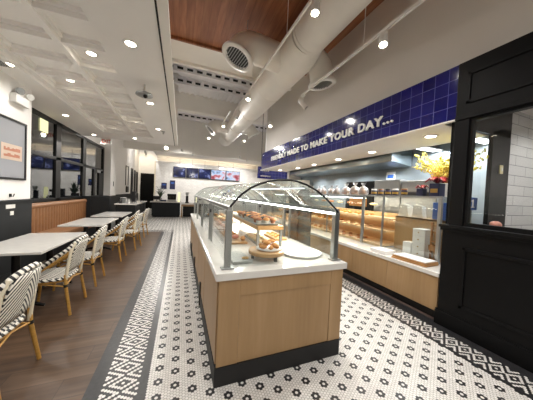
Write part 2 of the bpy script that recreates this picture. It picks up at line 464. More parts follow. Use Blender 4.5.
def black_wall():
    X = 3.02
    b = MB()
    b.box(X, X + .2, YB, 1.72, 0, 1.2)                        # lower wall body
    b.box(X, X + .2, YB, 1.66, 2.47, 3.14)                    # header
    b.box(X, X + .09, 1.52, 1.66, 1.2, 2.47)                   # post between window and kitchen opening
    b.box(X, X + .2, YB, -1.6, 1.2, 2.47)
    w = struct('wall_right_panelled', b, 'black_paint', 'black panelled wall with an internal window', bevel=.004)
    t = MB()
    t.box(X - .02, X, YB, 1.74, 0, .17)                       # plinth
    t.box(X - .012, X, YB, 1.74, .17, .19)
    t.box(X - .05, X + .21, YB, 1.74, 1.2, 1.235)             # ledge
    t.box(X - .03, X, YB, 1.73, 1.165, 1.2)
    t.box(X - .012, X, YB, 1.66, 2.47, 2.52)
    for (y0, y1, z0, z1) in ((-.6, 1.5, .3, 1.0), (-2.8, -.8, .3, 1.0), (-.6, 1.56, 2.64, 3.0), (-2.8, -.8, 2.64, 3.0)):
        w_ = .035
        t.box(X - .016, X, y0, y1, z0, z0 + w_); t.box(X - .016, X, y0, y1, z1 - w_, z1)
        t.box(X - .016, X, y0, y0 + w_, z0, z1); t.box(X - .016, X, y1 - w_, y1, z0, z1)
    struct('trim_1', t, 'black_paint', 'black mouldings, ledge and plinth of the panelled wall', bevel=.003)
    f = MB()
    f.box(X + .02, X + .08, 1.49, 1.52, 1.235, 2.47); f.box(X + .02, X + .08, -1.6, -1.54, 1.235, 2.47)
    f.box(X + .02, X + .08, -1.54, 1.49, 1.235, 1.28); f.box(X + .02, X + .08, -1.54, 1.49, 2.44, 2.47)
    o = struct('window_2', f, 'black_paint', 'internal window in the black panelled wall')
    g = box(X + .045, X + .055, -1.54, 1.49, 1.28, 2.44).build('window_pane', 'thin_glass', o)
black_wall()

# partition behind the internal window: dark door case to the kitchen and a white tiled wall
def side_room():
    y0, y1 = 1.73, 1.75
    struct('wall_outer_right', box(5.5, 5.7, YB, YF, 0, 5.1), 'white_paint')
    struct('wall_side_tiled', MB().box(4.42, 5.5, y0, y1 + .08, 0, 2.9), 'subway_tile', 'white subway tile wall seen through the internal window')
    struct('wall_side_return', box(3.12, 3.3, y0, y1, .62, 2.9), 'black_paint')
    struct('trim_6', MB().box(3.97, 4.42, y0 - .02, y1 + .01, .62, 2.56).box(3.3, 4.42, y0 - .02, y1 + .01, 2.46, 2.9), 'black_paint', 'black casing of the opening seen through the internal window')
    struct('ceiling_side', box(3.22, 5.5, YB, y1, 2.9, 2.96), 'white_paint')
side_room()

# end walls
struct('wall_far', MB().box(-1.55, 5.5, 16, 16.15, 0, 3.3), 'far_white_tile', 'white tiled far wall carrying the menu screens')
struct('wall_far_cap', MB().box(-1.6, 5.5, 15.93, 16.3, 3.3, 3.36), 'white_paint')
struct('wall_far_upper', MB().box(-1.55, 5.5, 16.6, 16.75, 0, 5.0), 'warm_wall')
struct('ceiling_far_soffit', MB().box(-1.55, 5.5, 14.5, 16.6, 3.72, 3.82), 'ceiling_paint', 'dropped soffit before the menu wall')
struct('trim_2', box(-1.62, -1.55, 15.95, 16.16, 0, 3.36), 'cream_cane', 'pale corner trim at the end of the tiled wall')
struct('wall_end', MB().box(-3.2, 5.5, YF, YF + .15, 0, 5.0), 'white_paint', 'white end wall behind the dark door')
d = box(-2.85, -1.8, YF - .05, YF, 0, 2.68); o = struct('door_2', d, 'black_paint', 'black door at the far end of the room')
MB().tube([(-1.92, YF - .09, 1.0), (-1.92, YF - .09, 1.25)], .015, 8).build('handle', 'steel', o)

# ------------------------------------------------------------------ ceilings
ZL = 3.1
b = MB()
b.box(-3.2, -2.15, YB, 8.7, ZL, ZL + .35)
b.box(-.85, -.42, YB, 8.7, ZL + .05, ZL + .35)
b.box(-.85, -.25, YB, 8.7, ZL, ZL + .05)
b.box(-2.15, -.85, 7.8, 8.7, ZL, ZL + .35)
b.box(-2.15, -.85, YB, 7.8, ZL + .16, ZL + .35)
struct('ceiling_low', b, 'ceiling_paint', 'low white ceiling over the dining tables')
b = MB()
for x in (-2.15, -1.43, -.92):
    b.box(x, x + .07, YB, 7.8, ZL + .062, ZL + .17)
ys = [2.84 - .53 * k for k in range(11, 0, -1)] + [2.84 + .53 * k for k in range(0, 10)]
for y in ys:
    if YB < y < 7.7: b.box(-2.15, -.85, y - .035, y + .035, ZL + .07, ZL + .17)
for i in range(len(ys) - 1):
    for (xa, xb) in ((-2.08, -1.43), (-1.36, -.92)):
        ya, yb = ys[i] + .035, ys[i + 1] - .035
        if ya < YB or yb > 7.75: continue
        for (p, q, r_, t_) in ((xa, xb, ya, ya + .035), (xa, xb, yb - .035, yb), (xa, xa + .035, ya, yb), (xb - .035, xb, ya, yb)):
            b.box(p, q, r_, t_, ZL + (.12 if q - p > .1 else .117), ZL + .165)
struct('ceiling_low_ribs', b, 'ceiling_paint', 'white coffer ribs of the low ceiling')
struct('trim_3', box(-.262, -.245, YB, 8.7, ZL - .005, ZL + .03), 'black_metal', 'black reveal line along the edge of the low ceiling')
struct('wall_bulkhead', MB().box(-.48, -.421, YB, 8.68, ZL + .34, 5.05).box(-.245, -.155, YB, 8.7, ZL, ZL + .05).box(-3.2, -.2, 8.66, 8.72, ZL + .3, 5.05), 'beam_paint', 'cream face above the low ceiling edge')
ZH = 5.0
struct('ceiling_wood', box(-.46, 3.4, YB, 5.58, ZH, ZH + .1), 'walnut_ceiling', 'walnut plank ceiling over the service aisle')
struct('ceiling_strip', box(-.46, 3.4, 5.6, 6.45, ZH - .02, ZH + .1), 'beam_paint', 'plain ceiling strip beyond the walnut planks')
struct('trim_4', box(-.46, 3.4, 5.55, 5.6, ZH - .06, ZH + .02), 'walnut_ceiling', 'dark wood edge of the walnut ceiling')
struct('beam_near', MB().box(-.46, 3.4, 6.45, 6.55, ZH - .1, ZH + .9), 'beam_paint', 'white ceiling beam nearest the walnut planks', bevel=.01)
b = MB()
ZD = 5.75
x = -3.2
b.box(-3.2, 5.7, 6.5, YF, ZD, ZD + .1)
while x < 5.6:
    b.box(x, x + .08, 6.5, YF, ZD - .05, ZD); x += .2
struct('ceiling_deck', b, 'deck_paint', 'white ribbed roof deck above the beams')
for i, (y, z0, z1) in enumerate(((10.35, 5.0, 5.75), (14.2, 3.72, 5.75))):  # second beam is hung low to darken the far ceiling
    struct('beam_cross', MB().box(-3.2, 5.7, y, y + .3, z0, z1), 'beam_paint', 'white cross beam %s' % ('before the far hall' if i == 0 else 'nearest the menu wall'), bevel=.01)
for i, y in enumerate((7.7, 8.55, 11.5, 12.4, 15.0)):
    b = MB().box(-3.1, 5.5, y, y + .16, 5.30, 5.36).box(-3.1, 5.5, y, y + .16, 5.5, 5.56)
    x = -3.05
    while x < 5.5:
        b.box(x, x + .12, y + .01, y + .15, 5.36, 5.5); x += .3
    struct('beam_joist', b, 'deck_paint', '%s slotted white joist beyond the walnut ceiling' % ORD[i])
    q = MB(); x = -2.93
    while x < 5.4: q.box(x, x + .18, y + .05, y + .06, 5.40, 5.47); x += .3
    q.build('beam_slots', 'black_plastic', SC.objects.get('beam_joist' + ('.%03d' % i if i else '')))
struct('wall_deck_side', box(5.5, 5.7, 8.5, YF, 4.9, 5.9), 'white_paint')
struct('wall_hall_right', box(5.44, 5.5, 8.6, 16, 0, 5.8), 'white_paint')
struct('wall_kitchen_end', MB().box(3.22, 5.5, 8.5, 8.6, 2.5, 5.8).box(4.3, 5.5, 8.5, 8.6, 0, 2.5), 'white_paint', 'white wall at the far end of the kitchen')
struct('wall_gap', MB().box(-3.2, -.2, 8.72, 8.74, 5.0, 5.8).box(-3.2, 5.7, YF, YF + .1, 4.9, 5.9).box(-3.25, -3.15, 8.5, YF, 4.9, 5.9), 'white_paint')

# ------------------------------------------------------------------ left windows
def windows():
    f = MB(); X0, X1 = -3.03, -2.95
    ZB, ZT = 1.1, 3.1
    for y0, y1 in ((5.09, 5.2), (7.14, 7.38), (8.78, 9.02), (10.72, 10.85)): f.box(X0, X1, y0, y1, ZB, ZT)
    f.box(X0, X1, 5.09, 10.85, ZT - .08, ZT); f.box(X0, X1, 5.09, 10.85, ZB, ZB + .07)
    f.box(X0, X1, 5.09, 10.85, 2.13, 2.21)
    f.box(X0, X1, 9.75, 9.9, ZB, 2.13); f.box(X0, X1, 10.3, 10.72, ZB, 2.05)
    o = struct('window_1', f, 'black_metal', 'tall black framed windows above the tan banquette, night outside', bevel=.004)
    g = box(-2.995, -2.985, 5.15, 10.8, 1.12, 3.05).build('window_pane', 'window_glass', o)
    struct('wall_outside', MB().box(-9, -8.9, 0, 18, -.1, 6).box(-9, -3.2, 0, 18, -.1, 0), 'dim_outside')
windows()
t = tag(box(-2.975, -2.97, 6.48, 6.80, 2.70, 2.98).build('window_card', 'lit_card'), 'pale yellow lit card hanging in the top of the left window', 'sign')
t = thing('door_closer', 'grey door closer on the far left window door', 'door closer', (-2.93, 10.1, 2.08))
box(-.03, .03, -.18, .18, -.05, .05).build('body', 'satin_metal', t, bevel=.01); MB().tube([(.0, .1, .03), (.02, .4, .06)], .012, 8).build('arm', 'satin_metal', t)

# ------------------------------------------------------------------ downlights
def downlight(x, y, z, label, energy, col=(1, .95, .9), r=.052, group='recessed downlights', angle=150):
    t = thing('downlight', label, 'ceiling light', (x, y, z), 0, group)
    MB().lathe([(r + .025, .0), (r + .025, -.008), (r, -.01), (r, 0)], seg=24).build('trim_ring', 'white_plastic', t)
    MB().lathe([(r, -.005), (r * .5, -.004), (0.001, -.004)], seg=24).build('lens', 'downlight_lens', t)
    if energy: lamp('downlight_lamp', 'SPOT', (0, 0, -.03), energy, col, .06, parent=t, angle=angle)
    return t
WARM = (1, .965, .925)
low = [(-.57, 2.88, 0, 'in the plain soffit strip, nearest the camera'),
       (-.58, 4.67, 0, 'in the plain soffit strip, just past the round ceiling speaker'),
       (-.61, 6.55, 0, 'in the plain soffit strip, next to the small sprinkler'),
       (-2.5, 6.42, 0, 'over the banquette, above the first window mullion'),
       (-2.55, 8.34, 0, 'over the banquette end, above the far window'),
       (-2.22, 4.1, 0, 'over the emergency light on the poster wall'),
       (-1.42, 8.15, 0, 'in the far end strip of the low ceiling'),
       (-1.16, 3.63, .16, 'in the nearest lit coffer by the soffit strip'),
       (-1.78, 4.7, .16, 'in the coffer above the second table'),
       (-1.80, 7.35, .16, 'in the last coffer on the window side'),
       (-1.12, 6.3, .16, 'in the far coffer beside the soffit strip')]
for x, y, dz, w in low:
    downlight(x, y, ZL + dz, 'small recessed downlight ' + w, 9 if x == -2.22 else 34, WARM)
for x, y in ((-.57, .9), (-.57, -1.2), (-2.0, .8), (-2.0, -1.4), (-1.16, 1.6)):
    downlight(x, y, ZL + (.16 if -2.1 < x < -.9 else 0), 'small round recessed downlight in the near part of the low ceiling', 30, WARM)
kit = [(3.52, 2.25, 'nearest the black wall'), (3.75, 3.57, 'second from the black wall'), (3.8, 4.7, 'third from the black wall'), (3.85, 5.9, 'fourth from the black wall'), (3.9, 7.0, 'fifth from the black wall'), (3.7, 8.1, 'sixth from the black wall')]
for x, y, w in kit:
    downlight(x, y, 2.5, 'recessed downlight in the soffit under the blue tiles, ' + w, 34, (1, .94, .87), .07)
for i, (x, y) in enumerate(((4.0, .6), (4.6, -.4), (4.9, 1.0))):
    downlight(x, y, 2.9, 'recessed downlight in the side room ceiling', 38, (1, .97, .94))
# ceiling speaker, sprinkler, vent
t = thing('ceiling_speaker', 'round grey speaker hanging under the plain soffit strip', 'speaker', (-.57, 3.9, ZL))
MB().tube([(0, 0, 0), (0, 0, -.13)], .012, 8).build('hanging_rod', 'white_plastic', t)
MB().lathe([(.02, -.12), (.115, -.14), (.12, -.165), (.03, -.17), (.001, -.17)], seg=24).build('disc', 'satin_metal', t)
MB().ball((.02, -.03, -.185), .032).build('camera_dome', 'black_plastic', t)
t = thing('ceiling_sprinkler', 'small dark sprinkler head beside the soffit strip downlight', 'sprinkler', (-.5, 6.75, ZL))
MB().lathe([(.045, 0), (.045, -.012), (.015, -.02), (.015, -.06), (.03, -.065), (.001, -.07)], seg=16).build('head', 'satin_metal', t)
t = thing('ceiling_vent', 'white slotted air vent in the low ceiling above the poster', 'vent', (-2.3, 3.9, ZL))
MB().box(-.08, .08, -.3, .3, -.012, 0).build('frame', 'white_plastic', t)
b = MB()
for k in range(5): b.box(-.06 + k * .025, -.048 + k * .025, -.28, .28, -.016, -.01)
b.build('slots', 'black_plastic', t)

# ------------------------------------------------------------------ high lamps on tracks
def track(label, x, y0, y1, z, rods):
    t = thing('track_rail', label, 'track rail', (x, y0, z))
    MB().box(-.014, .014, 0, y1 - y0, -.02, .02).build('rail', 'white_plastic', t)
    for y in rods: MB().tube([(0, y - y0, .02), (0, y - y0, ZH - z)], .006, 6).build('rod', 'white_plastic', t)
    return t
track('long white lighting track hanging left of the big duct', 1.47, .3, 6.6, 4.0, (1.2, 3.2, 5.0))
track('long white lighting track between the big duct and the beige wall', 2.45, .27, 4.41, 3.75, (1.0, 2.6))
track('short white lighting track beyond the walnut ceiling, left of the duct', 1.5, 7.6, 9.3, 4.3, ())
def head(label, x, y, z, tgt, energy, L=.2, r=.055, on=True, rod=0, angle=150):
    t = thing('spotlight', label, 'spotlight', (x, y, z), 0, 'track spotlights')
    if rod: MB().tube([(0, 0, -.03), (0, 0, rod)], .008, 6).build('rod', 'white_plastic', t)
    dz = -.12 if L < .25 else -.21
    d = (Vector(tgt) - Vector((x, y, z + dz))).normalized()
    q = d.to_track_quat('Z', 'Y').to_matrix().to_4x4(); q.translation = Vector((0, 0, dz))
    MB().box(-.02, .02, -.05, .05, -.06, -.03).tube([(0, 0, -.035), (0, 0, dz)], .012, 8).build('stem', 'white_plastic', t)
    MB().lathe([(r * .6, -L / 2), (r, -L / 2 + .03), (r, L / 2), (r * .85, L / 2), (r * .85, L / 2 - .012)], seg=18, M4=q).build('can', 'white_plastic', t)
    MB().lathe([(r * .85, L / 2 - .012), (.001, L / 2 - .01)], seg=18, M4=q).build('lens', 'spot_lens' if on else 'satin_metal', t)
    if energy:
        p = d * (L / 2 + .02) + Vector((0, 0, dz))
        lamp('spotlight_lamp', 'SPOT', p, energy * 1.15, (1, .96, .915), .05, p + d, t, angle, .9)
    return t
head('lit spotlight nearest on the left track, in front of the big duct', 1.5, 2.45, 4.0, (1.0, 1.6, 0), 100)
head('lit spotlight midway along the left track, below the duct', 1.47, 5.3, 4.0, (1.0, 3.6, 0), 100)
head('white cylinder spotlight hanging at the far end of the left track', 1.47, 6.35, 3.985, (.2, 4.5, 0), 70, .3, .06, False)
head('lit spotlight on the right track, flaring against the beige wall', 2.45, 2.25, 3.75, (1.4, 1.2, 0), 60, angle=95)
head('white cylinder spotlight at the far end of the right track', 2.45, 4.32, 3.75, (3.3, 3.6, 2.2), 0, .26, .055, False)
head('lit spotlight beyond the duct outlets, close to the blue sign top', 2.7, 6.85, 3.95, (2.0, 4.6, 0), 40, rod=1.0, angle=95)
head('lit spotlight first past the walnut ceiling, under the big duct', 1.5, 8.9, 4.3, (1.1, 5.6, 0), 150)
head('lit spotlight hanging past the first cross beam, left of the duct', 1.2, 11.2, 4.3, (1.0, 7.6, 0), 150, rod=1.4)
head('bright lit spotlight alone above the far counter', -.72, 11.8, 3.7, (-.6, 8.5, .2), 130, .2, .1, rod=2.0)
head('lit spotlight near the second sign, on the far right', 3.0, 11.2, 4.4, (2.2, 8.4, 0), 150, rod=1.3)
track('added unseen lighting track behind the camera over the island aisle', 1.47, -2.6, -.2, 4.0, (-2.2, -.6))  # unseen track and its two heads, added to brighten the high zone
head('added unseen spotlight on the right track, washing the beige wall', 2.45, .6, 3.75, (3.06, .3, 4.6), 8)  # out-of-view head added to lift the upper wall
head('added unseen spotlight on the track nearest the back wall', 1.47, -.6, 4.0, (1.3, .8, 0), 120)
head('added unseen spotlight on the near track beside the back wall', 1.47, -2.2, 4.0, (1.6, -.6, 0), 120)

# ------------------------------------------------------------------ duct
def elbow(t, name, c, r, dirx, ang, R=.36, reach=.75, seg=24, turn=0, neck=.1):
    """branch from the main duct along dirx, turning down by ang"""
    P = [Vector((0, 0, 0))]; P.append(Vector((dirx * reach, 0, 0)))
    for k in range(1, 9):
        a = ang * k / 8
        P.append(Vector((dirx * (reach + R * math.sin(a)), 0, -R * (1 - math.cos(a)))))
    d = Vector((dirx * math.cos(ang), 0, -math.sin(ang)))
    P.append(P[-1] + d * neck)
    RZ = Matrix.Rotation(turn, 3, 'Z'); d = RZ @ d; P = [RZ @ p for p in P]
    P = [p + Vector(c) for p in P]
    mb = MB().tube(P, r, seg); e = mb.build(name, 'duct_white', t)
    q = d.to_track_quat('Z', 'Y').to_matrix().to_4x4(); q.translation = P[-1]
    MB().lathe([(r + .03, -.03), (r + .05, 0), (r + .05, .03), (r - .03, .04), (r - .05, .0)], seg=28, M4=q).build('outlet_ring', 'white_plastic', e)
    g = MB().lathe([(r - .04, .006), (.001, .005)], seg=24, M4=q)
    g.build('outlet_back', 'black_plastic', e)
    b = MB()
    for k in range(-5, 6):
        h = math.sqrt(max(.001, (r - .04) ** 2 - (k * .045) ** 2))
        v = [q @ Vector((sx * h, k * .045 + sy * .007, zz)) for zz in (.01, .03) for sy in (-1, 1) for sx in (-1, 1)]
        b.add(v, [(0, 2, 3, 1), (4, 5, 7, 6), (0, 1, 5, 4), (2, 6, 7, 3), (0, 4, 6, 2), (1, 3, 7, 5)])
    b.build('grille_blades', 'satin_metal', e)
t = thing('spiral_duct', 'huge round pale grey air duct running under the high ceiling', 'air duct', (2.1, 0, 4.4))
pts = [(-.04, -2.9, 0), (-.02, 3.55, 0), (.05, 3.95, 0), (.08, 12.2, 0)]
MB().tube([pts[0], pts[1]], .335, 32).build('near_section', 'duct_white', t)
MB().tube([pts[1], pts[2], (.055, 8, 0), pts[3]], [.335, .39, .39, .36], 32).build('far_section', 'duct_white', t)
for y in (-1.5, .2, 1.9, 3.5): MB().tube([(-.03, y - .02, 0), (-.03, y + .02, 0)], .34, 32).build('joint_band', 'duct_white', t)
for y in (5.6, 7.4, 9.2, 11): MB().tube([(.06, y - .02, 0), (.06, y + .02, 0)], .4, 32).build('joint_band', 'duct_white', t)
elbow(t, 'branch_with_outlet', (-.02, 4.42, 0), .275, -1, math.radians(64), .34, .80, turn=math.radians(8))
elbow(t, 'branch_with_outlet', (.05, 4.1, 0), .245, 1, math.radians(80), .29, .27, turn=math.radians(-4), neck=.24)
elbow(t, 'branch_with_outlet', (.05, 9.9, 0), .25, -1, math.radians(50), .34, .7)
elbow(t, 'branch_with_outlet', (.05, 9.6, 0), .25, 1, math.radians(60), .34, .5)
MB().tube([(-.95, 4.42, .2), (-.95, 4.42, .6)], .006, 6).build('hanger', 'satin_metal', t)
for y in (1.2, 4.35): MB().tube([(-.1, y, .33), (-.1, y, .6)], .006, 6).build('hanger', 'satin_metal', t)

# ------------------------------------------------------------------ blue tiled sign
XS = 3.03
t = thing('tiled_sign', 'long glossy blue tile sign with white lettering above the service counter', 'sign', (XS, 0, 0))
MB().box(0, .05, 1.66, 8.45, 2.5, 3.14).build('tile_face', 'blue_tile', t)
MB().box(.0, .05, 1.66, 8.45, 2.485, 2.5).build('bottom_edge', 'white_paint', t)
def lettering(txt, name, size, loc, rot, mat, parent, ext=.012, off=0, width=None, sp=1.0):
    cu = bpy.data.curves.new(name, 'FONT'); cu.body = txt; cu.size = size; cu.extrude = ext; cu.offset = off; cu.space_character = sp
    ob = bpy.data.objects.new(name, cu); C.objects.link(ob)
    bpy.context.view_layer.update()
    dg = bpy.context.evaluated_depsgraph_get()
    me = bpy.data.meshes.new_from_object(ob.evaluated_get(dg)); me.name = name
    bpy.data.objects.remove(ob); bpy.data.curves.remove(cu)
    xs = [v.co.x for v in me.vertices]; k = (width / (max(xs) - min(xs))) if width else 1
    for v in me.vertices: v.co.x = (v.co.x - min(xs)) * k
    me.materials.clear(); me.materials.append(M[mat])
    o = bpy.data.objects.new(name, me); C.objects.link(o); o.location = loc; o.rotation_euler = rot; o.parent = parent
    return o
simple('letter_white', '#f4f2ee', .35, var=.01)
lettering('FRIENDLY MADE TO MAKE YOUR DAY...', 'lettering', .205, (-.014, 7.4, 2.715), (PI / 2, 0, -PI / 2), 'letter_white', t, .012, .005, 4.9, 1.14)

t = thing('hanging_sign', 'second smaller blue tile sign hanging beyond the kitchen end', 'sign', (3.3, 9.5, 2.5))
MB().box(-.05, 1.4, 0, .08, -.28, .26).build('tile_face', 'blue_tile_cross', t)
b = MB()
for k in range(9): b.box(.08 + k * .055, .115 + k * .055, -.012, 0, -.2 + .01 * (k % 2), -.13)
for k in range(5): b.box(.06 + k * .09, .12 + k * .09, -.012, 0, .06, .12 + .01 * (k % 3))
b.build('lettering', 'letter_white', t)
MB().box(1.4, 1.43, -.02, .1, -.3, .3).tube([(.1, .04, .26), (.1, .04, 2.9)], .01, 6).tube([(1.3, .04, .26), (1.3, .04, 2.9)], .01, 6).build('hanger', 'black_metal', t)

# ------------------------------------------------------------------ island counter
def island():
    t = thing('bakery_island', 'oak panelled island counter with white stone top and black toe kick', 'counter', (0, 0, 0))
    x0, x1, y0, y1 = .30, 1.46, 1.67, 6.3
    MB().box(x0, x1, y0, y1, .15, .826).build('cabinet_body', 'oak_panel', t)
    b = MB()     # raised stiles and rails
    e = .012
    b.box(x0 - .005, x0 + .16, y0 - e, y0, .15, .826); b.box(x1 - .13, x1 + .005, y0 - e, y0, .15, .826)
    b.box(x0 + .16, x1 - .13, y0 - e, y0, .69, .826)
    b.build('front_frame', 'oak_panel', t, bevel=.002)
    MB().box(x0 + .162, x1 - .132, y0 - .006, y0, .15, .688).build('front_panel', 'oak_panel', t)
    for k in range(5):
        ya = y0 + .02 + k * .92
        MB().box(x0 - .012, x0, ya, ya + .90, .16, .82).build('side_panel', 'oak_panel', t, bevel=.002)
    for k in range(5):
        ya = y0 + .02 + k * .92
        MB().box(x1, x1 + .012, ya, ya + .90, .16, .82).build('side_panel', 'oak_panel', t, bevel=.002)
    MB().box(x0 - .018, x1 - .0, y0 - .02, y1 - .05, 0, .15).build('toe_kick', 'toe_black', t)
    MB().box(x0 - .032, x1 + .04, y0 - .028, y1 + .03, .826, .886).build('worktop', 'white_quartz', t, bevel=.006)
    for y in (2.95, 4.15, 5.3): MB().box(x0 - .03, x0 - .012, y, y + .05, 0, .3).build('foot_bracket', 'black_metal', t)
island()
Zc = .886
def case():
    t = thing('glass_display_case', 'long glass pastry case with a curved glass roof on the island', 'display case', (0, 0, Zc))
    ys = [1.75, 2.9, 4.05, 5.2, 6.22]
    xl, xr, zt = .37, 1.43, .475
    for x in (xl, xr):
        for i, y in enumerate(ys):
            w = .026 if i == 0 else .016
            MB().box(x - w, x + w, y - .018, y + .018, 0, zt).build('post', 'satin_metal', t, bevel=.003)
            if i == 0: MB().box(x - .05, x + .05, y - .035, y + .035, 0, .012).build('foot_plate', 'satin_metal', t)
        MB().box(x - .02, x + .02, ys[0] - .02, ys[-1], zt, zt + .03).build('top_rail', 'satin_metal', t, bevel=.003)
        for i in range(4):
            y0, y1 = ys[i] + .02, ys[i + 1] - .02
            g = MB().box(x - .004, x + .004, y0 + .03, y1, .02, zt - .01).build('side_pane', 'case_glass', t)
            s = -1 if x == xl else 1
            for ye in (y1 - .16, y0 + .01): MB().box(x - .012, x + .012, ye, ye + .02, .01, zt - .01).build('pane_edge', 'satin_metal', g)
            MB().box(x - .02, x + .02, y1 - .1, y1 - .05, .36, .40).build('pane_clip', 'black_metal', g)
    # arch profile: asymmetric bow from the left rail over the top to the right rail
    arch = [(.37, .50), (.405, .545), (.46, .605), (.53, .657), (.60, .695), (.70, .728), (.78, .742), (.88, .748), (.96, .742), (1.06, .718), (1.17, .672), (1.26, .615), (1.34, .553), (1.40, .503), (1.43, .47)]
    # smooth
    P = arch
    for i in range(4):
        y0, y1 = ys[i] + (0 if i else -.02), ys[i + 1]
        mb = MB(); n = len(P); vs = []
        for (a, c_) in P:
            vs += [(a, y0, c_), (a, y1 - .01, c_)]
        fs = [(2 * k, 2 * k + 2, 2 * k + 3, 2 * k + 1) for k in range(n - 1)]
        mb.add(vs, fs, 0, True)
        o = mb.build('roof_pane', 'vault_glass', t, fix=False)
        so = o.modifiers.new('thick', 'SOLIDIFY'); so.thickness = .006
        if i: MB().tube([(a, y0, c_ + .003) for a, c_ in P], .006, 6).build('seam', 'satin_metal', o)
    MB().tube([(a, ys[0] - .02, c_) for a, c_ in P], .0095, 8).build('front_arch', 'black_metal', t)
    MB().tube([(a, ys[-1], c_) for a, c_ in P], .01, 8).build('far_arch', 'satin_metal', t)
    poly = [(a, c_) for a, c_ in P] + [(1.43, .012), (.37, .012)]
    MB().prism(poly, 'y', ys[0] - .024, ys[0] - .018).build('end_pane', 'case_glass', t)
    MB().prism(poly, 'y', ys[-1] - .004, ys[-1] + .002).build('end_pane', 'case_glass', t)
    for nm, x, z, ya, yb in (('light_bar', 1.40, .455, 1.77, 6.15), ('light_bar', 1.07, .69, 1.80, 3.4)):
        o = MB().box(x - .018, x + .018, ya, yb, z - .002, z + (.022 if x > 1.2 else .006)).build(nm, 'satin_metal', t)
        MB().box(x - .022, x + .014, ya, yb, z - .008, z + (.012 if x > 1.2 else .0)).build('light_strip', 'led_bar' if x > 1.2 else 'led_soft', o)
    lamp('case_lamp', 'AREA', (1.36, 4.0, .43), 50, (1, .9, .76), 4.3, (.8, 4.0, 0), t, sizey=.04)
case()

# ------------------------------------------------------------------ pastries
def muffin_mesh(top='crust_brown'):
    b = MB().lathe([(.028, 0), (.038, .04), (.04, .042)], seg=14, mi=0)
    b.lathe([(.04, .042), (.048, .05), (.045, .065), (.03, .08), (.001, .085)], seg=14, mi=1)
    return b
def croissant_mesh():
    b = MB(); P = []; R = []
    for k in range(11):
        a = PI * (.12 + .76 * k / 10); P.append((.06 * math.cos(a), .045 * math.sin(a), .0305)); R.append(.006 + .021 * math.sin(PI * k / 10) * (1 + .12 * (k % 2)))
    return b.tube(P, R, 10)
def donut_mesh():
    return MB().tube([(.032 * math.cos(2 * PI * k / 16), .032 * math.sin(2 * PI * k / 16), .018) for k in range(16)], .018, 10, closed=True)
def bun_mesh(): return MB().lathe([(.03, 0), (.048, .008), (.05, .02), (.04, .036), (.02, .043), (.001, .045)], seg=16)
def loaf_mesh(): return MB().ball((0, 0, .03), (.05, .095, .032), 14, 8, jit=.03)
PM = {}
def pastry(kind, loc, label, group, rz=0, mats=None, sc=1):
    key = (kind, tuple(mats or ()))
    if key not in PM:
        mk = {'muffin': muffin_mesh, 'croissant': croissant_mesh, 'donut': donut_mesh, 'bun': bun_mesh, 'loaf': loaf_mesh}[kind]
        df = {'muffin': ['paper_bag', 'crust_brown'], 'croissant': ['crust_gold'], 'donut': ['crust_pale'], 'bun': ['crust_gold'], 'loaf': ['bread']}[kind]
        o = mk().build(kind, mats or df); PM[key] = o
    else:
        o = PM[key].copy(); C.objects.link(o)
    o.location = loc; o.rotation_euler = (0, 0, rz); o.scale = (sc, sc, sc)
    return tag(o, label, 'pastry', group)

# two-tier riser with muffins
t = thing('riser_shelf', 'wooden riser shelf on metal legs inside the island case', 'shelf', (.83, 2.36, Zc))
MB().box(0, .33, 0, 1.95, .20, .245).build('board', 'board_wood', t, bevel=.004)
for x in (.02, .31):
    for y in (.03, 1.9): MB().box(x - .014, x + .014, y - .014, y + .014, 0, .20).build('leg', 'satin_metal', t)
ts = tag(MB().box(-.14, .14, -.62, .62, 0, .012).box(-.14, .14, -.62, -.61, 0, .022).build('muffin_tray', 'grey_tray', loc=(.975, 3.03, Zc + .247)), 'shallow metal tray of muffins on the wooden riser', 'tray')
for j in range(10):
    for i in range(3):
        pastry('muffin', (.885 + i * .092 + random.uniform(-.002, .002), 2.48 + j * .105 + random.uniform(-.004, .004), Zc + .261), 'muffin in a paper cup in the cluster on the wooden riser', 'muffins on the riser', random.random() * 6, [None, ['paper_bag', 'crust_gold'], ['crust_brown', 'bread'], ['paper_bag', 'toe_black']][(i + 2 * j + j // 3) % 4], .88)
# boards below
bd = [(.60, 2.55, .2, .85, 'long wooden pastry board left of the riser, nearest the front', 'croissant'), (.60, 3.55, .2, .85, 'long wooden pastry board left of the riser, behind the first board', 'bun')]
for (x, y, w, l, lab, kind) in bd:
    o = tag(MB().box(-w / 2, w / 2, 0, l, 0, .025).build('pastry_board', 'board_wood', loc=(x + .08, y, Zc + .001), bevel=.005), lab, 'board')
    for j in range(6):
        pastry(kind, (x + .08 + random.uniform(-.03, .03), y + .1 + j * .13, Zc + .027), 'golden %s on the long board left of the riser' % kind, '%ss on the long boards' % kind, random.random() * 6, ['pink_glaze'] if j % 3 == 1 else None, 1.0)
o = tag(MB().box(-.12, .12, -.28, .28, 0, .012).build('donut_tray', 'grey_tray', loc=(.99, 2.75, Zc + .001)), 'flat tray of pale donuts under the wooden riser', 'tray')
for j in range(5):
    for i in range(2): pastry('donut', (.93 + i * .11, 2.54 + j * .105, Zc + .014), 'pale iced donut on the tray under the riser', 'donuts under the riser', 0, None, 1.05)
o = tag(MB().box(-.09, .09, -.2, .2, 0, .03).build('croissant_board', 'board_wood', loc=(1.27, 2.85, Zc + .001), bevel=.005), 'small wooden board of croissants right of the riser', 'board')
for j in range(4):
    for i in range(2): pastry('croissant', (1.225 + i * .08, 2.7 + j * .1, Zc + .033), 'golden croissant on the small board right of the riser', 'croissants right of the riser', .2, None, .53)
